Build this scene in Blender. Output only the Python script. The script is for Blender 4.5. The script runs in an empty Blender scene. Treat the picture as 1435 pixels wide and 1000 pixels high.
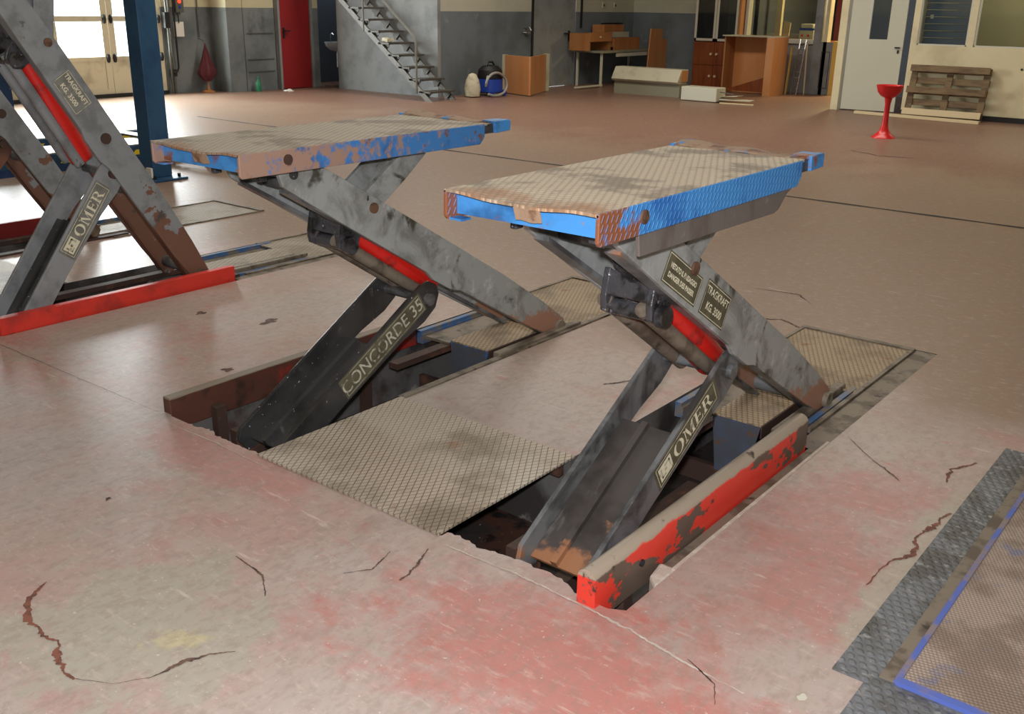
import bpy, math, random
from mathutils import Vector, Matrix

random.seed(7)
SC = bpy.context.scene
COL = SC.collection

# ------------------------------------------------------------------ camera
F_PX = 1390.0
YAW, PITCH, ROLL, CAM_H = math.radians(-38.25), math.radians(19.7), math.radians(0.96), 1.65
fw = Vector((math.sin(YAW) * math.cos(PITCH), math.cos(YAW) * math.cos(PITCH), -math.sin(PITCH)))
r0 = Vector((math.cos(YAW), -math.sin(YAW), 0))
u0 = r0.cross(fw)
rt = r0 * math.cos(ROLL) + u0 * math.sin(ROLL)
up = -r0 * math.sin(ROLL) + u0 * math.cos(ROLL)
cam_d = bpy.data.cameras.new('camera')
cam = bpy.data.objects.new('camera', cam_d)
COL.objects.link(cam)
cam.matrix_world = Matrix(((rt.x, up.x, -fw.x, 0), (rt.y, up.y, -fw.y, 0), (rt.z, up.z, -fw.z, CAM_H), (0, 0, 0, 1)))
cam_d.sensor_width = 36.0
cam_d.lens = 36.0 * F_PX / 1435.0
cam_d.clip_start = 0.05
cam_d.clip_end = 200
SC.camera = cam

# ------------------------------------------------------------------ view, world, lights
SC.view_settings.view_transform = 'Standard'
SC.view_settings.look = 'None'
SC.view_settings.exposure = 0.36
SC.view_settings.gamma = 1.0
SC.view_settings.use_curve_mapping = False
world = bpy.data.worlds.new('world')
SC.world = world
world.use_nodes = True
wb = world.node_tree.nodes['Background']
wb.inputs[0].default_value = (0.93, 0.97, 1.0, 1)
wb.inputs[1].default_value = 3.0


def light(name, kind, loc, energy, color, size=None, size_y=None, target=None, radius=None, spread=None):
    d = bpy.data.lights.new(name, kind)
    d.energy = energy
    d.color = color
    if kind == 'AREA':
        d.shape = 'RECTANGLE'
        d.size = size
        d.size_y = size_y or size
        if spread:
            d.spread = spread
    if radius is not None:
        d.shadow_soft_size = radius
    o = bpy.data.objects.new(name, d)
    COL.objects.link(o)
    o.location = loc
    if target is not None:
        o.rotation_euler = (Vector(target) - Vector(loc)).to_track_quat('-Z', 'Y').to_euler()
    return o


# the camera's own flash, just above the lens
flash_p = Vector((0, 0, CAM_H)) + up * 0.13 - rt * 0.03
light('camera_flash', 'POINT', flash_p, 365, (0.99, 0.965, 1.0), radius=0.035)
# daylight entering through the glazed folding door in the left wall
light('door_daylight', 'AREA', (-16.6, 8.6, 1.75), 900, (0.93, 0.97, 1.0), 3.8, 2.3, target=(-9.0, 7.4, 0.0))
# two unseen area lights under the ceiling, added as warm ambient fill
light('roof_fill_near', 'AREA', (-4.5, 5.0, 4.9), 95, (1.0, 0.93, 0.83), 7.0, 1.2, target=(-4.5, 5.0, 0))
light('roof_fill_far', 'AREA', (-8.0, 12.5, 4.9), 320, (1.0, 0.93, 0.83), 11.0, 1.2, target=(-8.0, 12.5, 0))
light('office_lamp', 'AREA', (-7.2, 21.2, 2.9), 150, (1.0, 0.76, 0.40), 0.8, 0.8, target=(-7.6, 20.4, 0))
light('washroom_fill', 'AREA', (-15.7, 14.6, 2.5), 5, (0.85, 0.92, 1.0), 0.5, 0.5, target=(-15.7, 14.6, 0))  # added fill that brightens the basin; no fitting known in this room
light('partition_fill', 'AREA', (-3.2, 18.1, 2.9), 70, (1.0, 0.92, 0.74), 2.4, 0.6, target=(-3.2, 18.1, 0))  # unseen light added to brighten the room behind the partition windows


# ------------------------------------------------------------------ materials
def s(r, g, b):
    f = lambda v: ((v / 255 + 0.055) / 1.055) ** 2.4 if v > 10.31 else v / 255 / 12.92
    return (f(r), f(g), f(b), 1.0)


MATS = {}


def L(col, scale=4.0, lo=0.5, hi=0.6, detail=5, stretch=(1, 1, 1), amt=1.0, axis=None, rough=0.6, seed=0.0, dist=0.0, spot=None):
    return dict(spot=spot, col=col, scale=scale, lo=lo, hi=hi, detail=detail, stretch=stretch, amt=amt, axis=axis, rough=rough, seed=seed, dist=dist)


def M(name, base, rough=0.6, metal=0.0, layers=(), bump=0.0, bscale=60.0, pattern=None, emit=None, spec=0.5):
    """procedural paint: base colour, noise-shaped layers of wear, optional embossed plate pattern"""
    if name in MATS:
        return MATS[name]
    m = bpy.data.materials.new(name)
    m.use_nodes = True
    nt = m.node_tree
    N, K = nt.nodes, nt.links
    bs = N['Principled BSDF']
    bs.inputs['Roughness'].default_value = rough
    bs.inputs['Metallic'].default_value = metal
    bs.inputs['Specular IOR Level'].default_value = spec
    tc = N.new('ShaderNodeTexCoord')
    sep = N.new('ShaderNodeSeparateXYZ')
    K.new(tc.outputs['Object'], sep.inputs[0])

    def math_(op, a, b=None, clamp=False):
        n = N.new('ShaderNodeMath')
        n.operation = op
        n.use_clamp = clamp
        for i, v in enumerate((a, b)):
            if v is None:
                continue
            if hasattr(v, 'is_output'):
                K.new(v, n.inputs[i])
            else:
                n.inputs[i].default_value = v
        return n.outputs[0]

    def ramp(v, lo, hi):
        n = N.new('ShaderNodeMapRange')
        n.interpolation_type = 'SMOOTHSTEP'
        K.new(v, n.inputs['Value'])
        n.inputs['From Min'].default_value = lo
        n.inputs['From Max'].default_value = hi
        n.inputs['To Min'].default_value = 0
        n.inputs['To Max'].default_value = 1
        return n.outputs['Result']

    rgb = N.new('ShaderNodeRGB')
    rgb.outputs[0].default_value = base
    cur = rgb.outputs[0]
    for i, l in enumerate(layers):
        mp = N.new('ShaderNodeMapping')
        mp.inputs['Scale'].default_value = l['stretch']
        mp.inputs['Location'].default_value = (l['seed'] + i * 3.7, i * 1.3, l['seed'] * 0.7)
        K.new(tc.outputs['Object'], mp.inputs[0])
        nz = N.new('ShaderNodeTexNoise')
        nz.inputs['Scale'].default_value = l['scale']
        nz.inputs['Detail'].default_value = l['detail']
        nz.inputs['Roughness'].default_value = l['rough']
        nz.inputs['Distortion'].default_value = l['dist']
        K.new(mp.outputs[0], nz.inputs['Vector'])
        v = nz.outputs['Fac']
        if l['axis'] is not None:      # (component, from, to, gain): more of this layer towards 'to'
            comp, a, b, gain = l['axis']
            g = math_('MULTIPLY', ramp(sep.outputs[comp], min(a, b), max(a, b)), gain if b > a else -gain)
            if b < a:
                g = math_('ADD', g, gain)
            v = math_('ADD', v, math_('SUBTRACT', g, gain * 0.5))
        if l['spot'] is not None:      # a patch with a centre, radii and ragged rim
            cx_, cy_, rx_, ry_ = l['spot']
            dx_ = math_('MULTIPLY', math_('SUBTRACT', sep.outputs[0], cx_), 1.0 / rx_)
            dy_ = math_('MULTIPLY', math_('SUBTRACT', sep.outputs[1], cy_), 1.0 / ry_)
            q_ = math_('SQRT', math_('ADD', math_('MULTIPLY', dx_, dx_), math_('MULTIPLY', dy_, dy_)))
            v = math_('ADD', math_('MULTIPLY', math_('SUBTRACT', v, 0.5), 3.0), math_('SUBTRACT', 1.0, q_))
        f = math_('MULTIPLY', ramp(v, l['lo'], l['hi']), l['amt'])
        mx = N.new('ShaderNodeMix')
        mx.data_type = 'RGBA'
        K.new(f, mx.inputs['Factor'])
        K.new(cur, mx.inputs[6])
        mx.inputs[7].default_value = l['col']
        cur = mx.outputs[2]
    height = None
    if pattern:
        kind, p, dark = pattern
        X, Y = sep.outputs[0], sep.outputs[1]
        if kind.endswith('yz'):
            X, Y = sep.outputs[1], sep.outputs[2]
        if kind.startswith('diamond'):
            a = math_('MULTIPLY', X, 1.0 / p)
            b = math_('MULTIPLY', Y, 0.62 / p)
            fr = lambda q: math_('ABSOLUTE', math_('SUBTRACT', math_('FRACT', q), 0.5))
            e = math_('MAXIMUM', fr(math_('ADD', a, b)), fr(math_('SUBTRACT', a, b)))
            ln = ramp(e, 0.40, 0.475)
            height = math_('SUBTRACT', 1.0, ln)
            fac = math_('MULTIPLY', ln, dark)
        elif kind.endswith('yz'):
            a = math_('MULTIPLY', math_('ADD', X, math_('MULTIPLY', Y, -0.55)), 1.0 / p)
            b = math_('MULTIPLY', math_('ADD', Y, math_('MULTIPLY', X, 0.12)), 1.0 / p)
            row = math_('FLOOR', b)
            fa = math_('ABSOLUTE', math_('SUBTRACT', math_('FRACT', math_('ADD', a, math_('MULTIPLY', row, 0.5))), 0.5))
            fb_ = math_('ABSOLUTE', math_('SUBTRACT', math_('FRACT', b), 0.5))
            height = math_('MULTIPLY', math_('SUBTRACT', 1.0, ramp(fa, 0.06, 0.20)), math_('SUBTRACT', 1.0, ramp(fb_, 0.34, 0.48)))
            fac = math_('MULTIPLY', height, dark)
        else:
            a = math_('MULTIPLY', X, 2 * math.pi / p)
            b = math_('MULTIPLY', Y, 2 * math.pi / p)
            sa = math_('SINE', math_('ADD', a, math_('MULTIPLY', b, 0.5)))
            sb = math_('SINE', math_('SUBTRACT', b, math_('MULTIPLY', a, 0.25)))
            pr = math_('ABSOLUTE', math_('MULTIPLY', sa, sb))
            height = ramp(pr, 0.25, 0.75)
            fac = math_('MULTIPLY', math_('SUBTRACT', 1.0, ramp(pr, 0.05, 0.45)), dark)
        mx = N.new('ShaderNodeMix')
        mx.data_type = 'RGBA'
        K.new(fac, mx.inputs['Factor'])
        K.new(cur, mx.inputs[6])
        mx.inputs[7].default_value = s(62, 54, 44) if kind.startswith('diamond') else s(95, 82, 66)
        if kind.endswith('yz'):
            mx.inputs[7].default_value = s(120, 178, 232)
        cur = mx.outputs[2]
    K.new(cur, bs.inputs['Base Color'])
    if bump or height is not None:
        bp = N.new('ShaderNodeBump')
        bp.inputs['Strength'].default_value = 0.5 if height is not None else bump
        bp.inputs['Distance'].default_value = 0.004
        if height is not None:
            K.new(height, bp.inputs['Height'])
        else:
            nb = N.new('ShaderNodeTexNoise')
            nb.inputs['Scale'].default_value = bscale
            nb.inputs['Detail'].default_value = 4
            K.new(tc.outputs['Object'], nb.inputs['Vector'])
            K.new(nb.outputs['Fac'], bp.inputs['Height'])
        K.new(bp.outputs['Normal'], bs.inputs['Normal'])
    if emit:
        bs.inputs['Emission Color'].default_value = emit[0]
        bs.inputs['Emission Strength'].default_value = emit[1]
    MATS[name] = m
    return m


def glass(name, tint, gloss=0.12, alpha=0.85):
    if name in MATS:
        return MATS[name]
    m = bpy.data.materials.new(name)
    m.use_nodes = True
    nt = m.node_tree
    nt.nodes.clear()
    out = nt.nodes.new('ShaderNodeOutputMaterial')
    t = nt.nodes.new('ShaderNodeBsdfTransparent')
    t.inputs[0].default_value = tint
    g = nt.nodes.new('ShaderNodeBsdfGlossy')
    g.inputs['Roughness'].default_value = 0.05
    mx = nt.nodes.new('ShaderNodeMixShader')
    mx.inputs[0].default_value = gloss
    nt.links.new(t.outputs[0], mx.inputs[1])
    nt.links.new(g.outputs[0], mx.inputs[2])
    nt.links.new(mx.outputs[0], out.inputs[0])
    MATS[name] = m
    return m


def two_tone(name, low, high, z, wear):
    """wall painted dark up to a dado line and light above it"""
    m = M(name, low, 0.8, layers=wear, bump=0.15, bscale=25)
    nt = m.node_tree
    N, K = nt.nodes, nt.links
    bs = N['Principled BSDF']
    src = bs.inputs['Base Color'].links[0].from_socket
    geo = N.new('ShaderNodeNewGeometry')
    sp = N.new('ShaderNodeSeparateXYZ')
    K.new(geo.outputs['Position'], sp.inputs[0])
    gt = N.new('ShaderNodeMath')
    gt.operation = 'GREATER_THAN'
    K.new(sp.outputs[2], gt.inputs[0])
    gt.inputs[1].default_value = z
    nz = N.new('ShaderNodeTexNoise')
    nz.inputs['Scale'].default_value = 1.7
    nz.inputs['Detail'].default_value = 6
    K.new(geo.outputs['Position'], nz.inputs['Vector'])
    hi = N.new('ShaderNodeMix')
    hi.data_type = 'RGBA'
    K.new(nz.outputs['Fac'], hi.inputs['Factor'])
    hi.inputs[6].default_value = high
    hi.inputs[7].default_value = tuple(c * 0.72 for c in high[:3]) + (1,)
    mx = N.new('ShaderNodeMix')
    mx.data_type = 'RGBA'
    K.new(gt.outputs[0], mx.inputs['Factor'])
    K.new(src, mx.inputs[6])
    K.new(hi.outputs[2], mx.inputs[7])
    K.new(mx.outputs[2], bs.inputs['Base Color'])
    return m


RUST = s(128, 78, 52)
DKRUST = s(84, 52, 38)
m_floor = M('floor_paint', s(170, 142, 132), 0.40, layers=(
    L(s(170, 159, 152), 1.0, 0.34, 0.58, 9, (1, 0.6, 1), 0.9, rough=0.7),
    L(s(172, 112, 102), 1.1, 0.50, 0.68, 9, (1, 1.4, 1), 0.6, seed=5, rough=0.72),
    L(s(160, 152, 142), 5.0, 0.50, 0.66, 10, (1, 0.3, 1), 0.6, seed=2, rough=0.75),
    L(s(180, 92, 80), 7.0, 0.57, 0.68, 10, (0.5, 1.2, 1), 0.5, seed=9, rough=0.78),
    L(s(116, 88, 74), 1.6, 0.58, 0.78, 10, (1, 0.5, 1), 0.6, seed=21, rough=0.7),
    L(s(136, 110, 88), 0.7, 0.36, 0.72, 8, (1, 1, 1), 0.9, axis=(1, 2.8, 5.5, 0.8), seed=31),
    L(s(118, 82, 66), 0.8, 0.48, 0.8, 8, (1, 0.7, 1), 0.8, axis=(1, 6.0, 14.0, 0.9), seed=41),
    L(s(178, 86, 76), 3.0, 0.05, 0.75, 10, amt=0.6, spot=(-1.25, 1.75, 0.9, 0.5), seed=4, rough=0.75),
    L(s(176, 96, 86), 3.0, 0.05, 0.75, 10, amt=0.5, spot=(-0.95, 2.9, 0.35, 0.9), seed=7, rough=0.75),
    L(s(176, 104, 94), 3.0, 0.05, 0.75, 10, amt=0.5, spot=(-3.0, 2.0, 0.8, 0.18), seed=17, rough=0.75),
    L(s(162, 158, 144), 4.0, 0.08, 0.40, 10, amt=0.85, spot=(-2.26, 1.20, 0.42, 0.42), seed=14, rough=0.7),
    L(s(186, 178, 134), 9.0, 0.25, 0.7, 8, amt=0.7, spot=(-2.12, 1.22, 0.14, 0.10), seed=24),
    L(s(164, 156, 140), 9.0, -0.05, 0.55, 9, amt=0.85, spot=(-0.70, 3.0, 0.07, 0.95), seed=34, rough=0.7),
    L(s(138, 122, 112), 38.0, 0.44, 0.66, 6, (1, 0.55, 1), 0.42, seed=61, rough=0.7),
    L(s(196, 178, 168), 30.0, 0.52, 0.70, 6, (0.5, 1.3, 1), 0.40, seed=71, rough=0.7),
    L(s(206, 194, 184), 75.0, 0.66, 0.74, 3, (1, 1, 1), 0.7, seed=3),
    L(s(206, 194, 184), 14.0, 0.66, 0.74, 8, (0.25, 1.6, 1), 0.5, seed=53),
    L(s(92, 62, 52), 60.0, 0.72, 0.78, 3, (1, 1, 1), 0.7, seed=13)), bump=0.14, bscale=35, spec=0.35)
m_crack = M('crack_brown', s(124, 76, 60), 0.7, layers=(L(s(92, 58, 46), 30, 0.42, 0.6, 6),))
m_crackdark = M('crack_dark', s(104, 80, 70), 0.8, layers=(L(s(70, 54, 48), 30, 0.45, 0.6, 6),))
m_patch = M('bare_concrete', s(164, 158, 144), 0.7, layers=(L(s(150, 146, 136), 5, 0.4, 0.7, 8), L(s(184, 176, 128), 3.2, 0.62, 0.75, 5)), bump=0.2)
m_scrape = M('scraped_cement', s(180, 168, 156), 0.85, layers=(L(s(198, 190, 180), 18, 0.45, 0.65, 6),), bump=0.4)
m_groove = M('groove_dirt', s(52, 46, 40), 0.9)
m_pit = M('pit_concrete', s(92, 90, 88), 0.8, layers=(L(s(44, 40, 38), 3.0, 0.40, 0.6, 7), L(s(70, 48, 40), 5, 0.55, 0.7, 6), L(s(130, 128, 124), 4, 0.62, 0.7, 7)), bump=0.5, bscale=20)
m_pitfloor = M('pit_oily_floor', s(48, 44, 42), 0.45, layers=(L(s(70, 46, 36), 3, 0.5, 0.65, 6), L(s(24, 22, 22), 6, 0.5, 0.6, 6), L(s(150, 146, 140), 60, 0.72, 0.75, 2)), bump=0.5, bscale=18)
m_cover = M('cover_chequer', s(182, 170, 152), 0.55, 0.15, layers=(
    L(s(134, 122, 104), 2.2, 0.46, 0.66, 8, seed=4), L(s(190, 182, 168), 3.0, 0.5, 0.7, 6, seed=8), L(s(150, 110, 84), 6, 0.63, 0.72, 6)), pattern=('diamond', 0.028, 0.8))
m_tread = M('rear_tread', s(170, 150, 122), 0.6, 0.15, layers=(L(s(128, 112, 88), 3.0, 0.45, 0.65, 6), L(s(140, 96, 64), 5, 0.60, 0.72, 6)), pattern=('tread', 0.05, 0.7))
m_tread_far = M('rear_diamond', s(158, 144, 124), 0.6, 0.15, layers=(L(s(128, 112, 88), 3.0, 0.45, 0.65, 6),), pattern=('diamond', 0.036, 0.85))
m_deck = M('deck_tread', s(194, 182, 160), 0.55, 0.1, layers=(
    L(s(140, 128, 110), 4.0, 0.5, 0.62, 6), L(s(168, 126, 92), 3.0, 0.55, 0.75, 6, axis=(1, 0.45, -0.1, 0.35)), L(s(126, 114, 98), 7, 0.60, 0.78, 8)), pattern=('tread', 0.046, 0.45))
m_deckd = M('deck_diamond', s(172, 162, 144), 0.55, 0.1, layers=(
    L(s(132, 122, 106), 4.0, 0.5, 0.62, 6), L(s(150, 112, 84), 3.0, 0.50, 0.75, 6, axis=(1, 0.45, -0.1, 0.4)), L(s(122, 112, 98), 7, 0.60, 0.78, 8)), pattern=('diamond', 0.030, 0.7))
m_blue = M('blue_paint', s(60, 132, 200), 0.42, layers=(
    L(s(36, 98, 170), 6, 0.5, 0.7, 5), L(RUST, 9, 0.56, 0.64, 7, axis=(1, 0.28, -0.05, 0.38)), L(s(70, 66, 60), 14, 0.66, 0.72, 6)), pattern=('tread_yz', 0.024, 0.28))
m_bluerust = M('blue_paint_rusted', s(58, 118, 180), 0.5, layers=(
    L(s(44, 92, 150), 6, 0.5, 0.7, 5), L(s(150, 122, 106), 17, 0.45, 0.57, 9, axis=(1, 1.4, -0.15, 0.24), rough=0.7), L(s(112, 78, 60), 16, 0.60, 0.68, 7), L(s(64, 60, 56), 14, 0.68, 0.73, 6)), bump=0.3, bscale=40)
m_blueflat = M('blue_paint_inner', s(66, 138, 204), 0.45, layers=(L(s(44, 96, 150), 7, 0.45, 0.68, 7), L(RUST, 7, 0.56, 0.66, 8), L(s(150, 110, 84), 20, 0.66, 0.7, 6)))
m_tabrust = M('rusty_tab', s(150, 126, 104), 0.7, layers=(L(s(112, 82, 62), 12, 0.48, 0.6, 7), L(s(80, 130, 180), 9, 0.60, 0.66, 6)), bump=0.4)
m_grey = M('grey_arm_paint', s(146, 150, 148), 0.45, layers=(
    L(s(112, 114, 110), 5, 0.45, 0.65, 9, dist=0.6, rough=0.7), L(s(62, 62, 54), 4, 0.56, 0.66, 8, seed=6, dist=1.0), L(s(172, 174, 172), 9, 0.56, 0.7, 8, rough=0.7), L(s(150, 112, 92), 7, 0.54, 0.64, 9, axis=(2, 0.42, 0.0, 0.34), rough=0.7), L(s(44, 42, 38), 22, 0.68, 0.74, 5)), spec=0.5)
m_greydark = M('grey_arm_greasy', s(108, 111, 112), 0.35, layers=(
    L(s(58, 58, 58), 4, 0.42, 0.62, 8, dist=0.8), L(s(112, 114, 114), 10, 0.60, 0.7, 7, (1, 0.3, 0.3)), L(s(146, 104, 76), 6, 0.62, 0.7, 6, axis=(1, 0.55, 0.05, 0.25))))
m_webdark = M('web_dark_scuffed', s(72, 68, 66), 0.4, layers=(L(s(52, 48, 46), 4, 0.42, 0.62, 8), L(s(104, 102, 100), 8, 0.60, 0.7, 8, (1, 0.3, 0.3)), L(s(150, 106, 76), 6, 0.58, 0.68, 7, axis=(1, 0.6, 0.1, 0.35))))
m_blackarm = M('black_arm_oily', s(58, 58, 58), 0.32, layers=(L(s(40, 40, 40), 4, 0.42, 0.62, 8), L(s(88, 88, 88), 9, 0.62, 0.72, 7), L(s(190, 190, 190), 70, 0.75, 0.78, 1)))
m_greyflake = M('grey_arm_flaking', s(132, 137, 140), 0.45, layers=(
    L(s(108, 112, 114), 6, 0.45, 0.65, 8), L(s(112, 80, 66), 4.5, 0.53, 0.545, 9, axis=(2, 0.95, 0.0, 0.30), seed=3), L(s(78, 72, 66), 8, 0.66, 0.7, 7)))
m_greyplain = M('grey_arm_plain', s(136, 141, 144), 0.45, layers=(L(s(112, 116, 118), 6, 0.45, 0.65, 8), L(s(84, 80, 72), 7, 0.64, 0.72, 8)))
m_brownarm = M('brown_primer', s(112, 74, 58), 0.6, layers=(L(s(86, 58, 46), 5, 0.45, 0.65, 7), L(s(120, 122, 122), 4, 0.56, 0.6, 8, axis=(2, 0.4, 1.1, 0.5))))
m_olive = M('olive_decal', s(92, 90, 70), 0.5, layers=(L(s(76, 74, 58), 14, 0.45, 0.6, 6),))
m_greydecal = M('grey_decal', s(122, 124, 118), 0.5, layers=(L(s(104, 106, 98), 14, 0.45, 0.6, 6),))
m_letter = M('cream_lettering', s(214, 210, 184), 0.6, layers=(L(s(150, 146, 122), 30, 0.55, 0.65, 5),))
m_letterw = M('worn_lettering', s(176, 176, 160), 0.6, layers=(L(s(92, 90, 74), 18, 0.50, 0.62, 6),))
m_black = M('black_grease', s(64, 64, 68), 0.25, layers=(L(s(30, 30, 30), 12, 0.45, 0.6, 6), L(s(120, 122, 130), 34, 0.66, 0.72, 4), L(s(110, 96, 60), 20, 0.68, 0.74, 4)), bump=0.9, bscale=50)
m_redram = M('red_ram', s(206, 34, 26), 0.35, layers=(L(s(120, 28, 24), 6, 0.52, 0.68, 6), L(s(70, 54, 46), 10, 0.66, 0.72, 6)))
m_redrail = M('red_rail_worn', s(216, 62, 48), 0.4, layers=(
    L(s(96, 82, 72), 4.2, 0.53, 0.545, 8, (1, 0.7, 1.3), seed=8), L(s(160, 148, 132), 9, 0.5, 0.7, 7, axis=(2, 0.065, 0.115, 0.9)), L(s(70, 58, 52), 7, 0.62, 0.66, 7)))
m_redbrown = M('red_rail_rusty', s(84, 52, 42), 0.5, layers=(L(s(150, 40, 36), 3.0, 0.50, 0.60, 7, axis=(1, 0.1, 0.9, 0.22)), L(s(54, 38, 32), 7, 0.5, 0.65, 7), L(s(120, 108, 92), 6, 0.45, 0.6, 7, axis=(2, 0.055, 0.075, 0.9))))
m_redclean = M('red_rail_clean', s(204, 52, 40), 0.5, layers=(L(s(160, 46, 38), 5, 0.5, 0.7, 6), L(s(92, 44, 38), 9, 0.64, 0.7, 7)))
m_reddark = M('dark_red_rail', s(122, 32, 30), 0.5, layers=(L(s(84, 34, 30), 5, 0.5, 0.7, 6),))
m_dirtmetal = M('dirty_metal', s(126, 116, 102), 0.55, 0.2, layers=(L(s(92, 82, 70), 8, 0.45, 0.6, 7), L(s(60, 52, 44), 12, 0.6, 0.7, 6)))
m_skirt = M('bare_steel_skirt', s(118, 112, 108), 0.45, 0.3, layers=(L(s(98, 90, 84), 9, 0.45, 0.65, 7, (1, 1, 0.3)), L(s(140, 136, 132), 12, 0.6, 0.7, 6)))
m_bluedirty = M('blue_dirty_steel', s(76, 84, 100), 0.5, layers=(L(s(74, 78, 86), 5, 0.40, 0.55, 7), L(s(54, 112, 176), 9, 0.66, 0.76, 6, axis=(2, -0.16, 0.02, 0.42)), L(s(96, 74, 58), 10, 0.62, 0.68, 6)))
m_bluestrip = M('blue_strip', s(58, 98, 146), 0.5, layers=(L(s(116, 108, 96), 6, 0.42, 0.56, 8),))
m_bolt = M('rusty_bolt', s(112, 84, 66), 0.5, 0.3, layers=(L(s(80, 60, 48), 30, 0.45, 0.6, 5),))
m_steelplate = M('galvanised_tread', s(116, 121, 127), 0.45, 0.35, layers=(L(s(88, 90, 88), 5, 0.42, 0.6, 7), L(s(140, 142, 144), 30, 0.55, 0.65, 4)), pattern=('tread', 0.06, 0.25))
m_ramp = M('ramp_tread', s(172, 156, 144), 0.55, 0.2, layers=(L(s(140, 124, 112), 4, 0.42, 0.6, 7), L(s(128, 128, 150), 6, 0.58, 0.68, 6)), pattern=('tread', 0.024, 0.55))
m_blueedge = M('blue_edge', s(78, 98, 172), 0.5, layers=(L(s(128, 114, 106), 8, 0.42, 0.60, 9),))
m_rustplain = M('rust_plain', s(62, 44, 36), 0.7, layers=(L(s(96, 62, 46), 9, 0.55, 0.7, 7),))

WEAR = (L(s(92, 98, 100), 1.3, 0.42, 0.65, 8), L(s(70, 74, 74), 2.0, 0.60, 0.74, 8, (1, 1, 0.5)), L(s(128, 132, 132), 3, 0.62, 0.75, 6))
m_wall = two_tone('wall_two_tone', s(116, 122, 122), s(206, 198, 164), 1.47, WEAR)
m_wall2 = two_tone('wall_two_tone_dark', s(106, 114, 120), s(190, 188, 168), 1.47, WEAR)
m_panel = M('grey_panel', s(132, 134, 134), 0.7, layers=(L(s(112, 114, 114), 2, 0.45, 0.65, 7),))
m_cream = M('cream_door_paint', s(206, 198, 170), 0.55, layers=(L(s(176, 168, 142), 2.5, 0.5, 0.7, 7),))
m_creamwall = M('cream_panel', s(208, 196, 160), 0.6, layers=(L(s(186, 174, 140), 1.5, 0.45, 0.7, 7),))
m_frame = M('white_frame', s(190, 188, 176), 0.5)
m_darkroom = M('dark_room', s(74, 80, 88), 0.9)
m_black0 = M('black_plastic', s(24, 24, 26), 0.5)
m_reddoor = M('red_door_paint', s(140, 22, 24), 0.5, layers=(L(s(128, 24, 24), 2.0, 0.45, 0.7, 6),))
m_greydoor = M('grey_door_paint', s(132, 136, 136), 0.5, layers=(L(s(114, 118, 118), 3, 0.45, 0.7, 7),))
m_stair = M('stair_steel', s(78, 75, 68), 0.5, 0.2, layers=(L(s(66, 62, 56), 5, 0.45, 0.65, 6),))
m_stringer = M('stair_stringer_paint', s(108, 106, 100), 0.5, layers=(L(s(100, 96, 88), 5, 0.45, 0.65, 6),))
m_wood = M('orange_laminate', s(192, 136, 88), 0.5, layers=(L(s(190, 124, 70), 4, 0.4, 0.7, 5, (1, 1, 0.15)),))
m_wood2 = M('beech_laminate', s(164, 112, 66), 0.5, layers=(L(s(156, 94, 48), 5, 0.4, 0.7, 5, (1, 1, 0.2)),))
m_cherry = M('cherry_wood', s(130, 66, 30), 0.4, layers=(L(s(106, 48, 20), 3, 0.4, 0.7, 6, (4, 4, 0.5)),))
m_pallet = M('pallet_wood', s(120, 98, 70), 0.8, layers=(L(s(86, 68, 48), 6, 0.42, 0.65, 7, (0.4, 2, 2)),))
m_plank = M('pale_timber', s(204, 184, 146), 0.7)
m_rad = M('radiator_cream', s(182, 176, 152), 0.5, layers=(L(s(160, 154, 130), 3, 0.5, 0.7, 6),))
m_radside = M('radiator_grey', s(130, 128, 108), 0.6)
m_white = M('white_paint', s(190, 188, 170), 0.5, layers=(L(s(190, 186, 168), 4, 0.5, 0.8, 6),))
m_postblue = M('post_blue', s(40, 84, 120), 0.45, layers=(L(s(28, 68, 106), 3, 0.45, 0.65, 6),))
m_postdark = M('post_dark_blue', s(22, 52, 92), 0.5, layers=(L(s(90, 110, 120), 16, 0.68, 0.72, 5),))
m_teal = M('runway_blue', s(36, 78, 108), 0.5, layers=(L(s(26, 56, 80), 4, 0.5, 0.65, 6),))
m_cloth = M('dark_red_cloth', s(82, 26, 34), 0.8)
m_vacblue = M('vacuum_blue', s(34, 70, 170), 0.35)
m_hose = M('grey_hose', s(150, 148, 140), 0.5)
m_bag = M('dust_bag', s(196, 188, 164), 0.85, layers=(L(s(166, 156, 130), 10, 0.5, 0.7, 5),))
m_stool = M('red_plastic', s(200, 30, 32), 0.3)
m_yellow = M('yellow_board', s(220, 178, 84), 0.6)
m_hazy = M('hazard_yellow', s(226, 196, 30), 0.5)
m_greenb = M('green_bottle', s(40, 120, 84), 0.3)
m_porc = M('porcelain', s(170, 176, 180), 0.25)
m_blind = M('blue_grey_blind', s(86, 96, 120), 0.6)
m_chrome = M('chrome', s(190, 190, 190), 0.25, 0.9)
m_pipe = M('grey_pipe', s(92, 92, 86), 0.5, 0.2)
m_paper = M('white_paper', s(220, 218, 210), 0.8)
m_redlamp = M('red_indicator', s(220, 60, 40), 0.3, emit=(s(240, 70, 40), 1.2))
m_ceiling = M('ceiling_paint', s(150, 142, 126), 0.9)
g_pane = glass('clear_pane', (0.95, 0.97, 0.96, 1), 0.06)
g_dark = glass('office_pane', (0.80, 0.82, 0.78, 1), 0.08)
g_cab = glass('cabinet_glass', (0.35, 0.36, 0.30, 1), 0.10)
m_stringwhite = M('cabinet_frame_white', s(196, 190, 172), 0.5)

# ------------------------------------------------------------------ mesh helpers
ORG = {}


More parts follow.
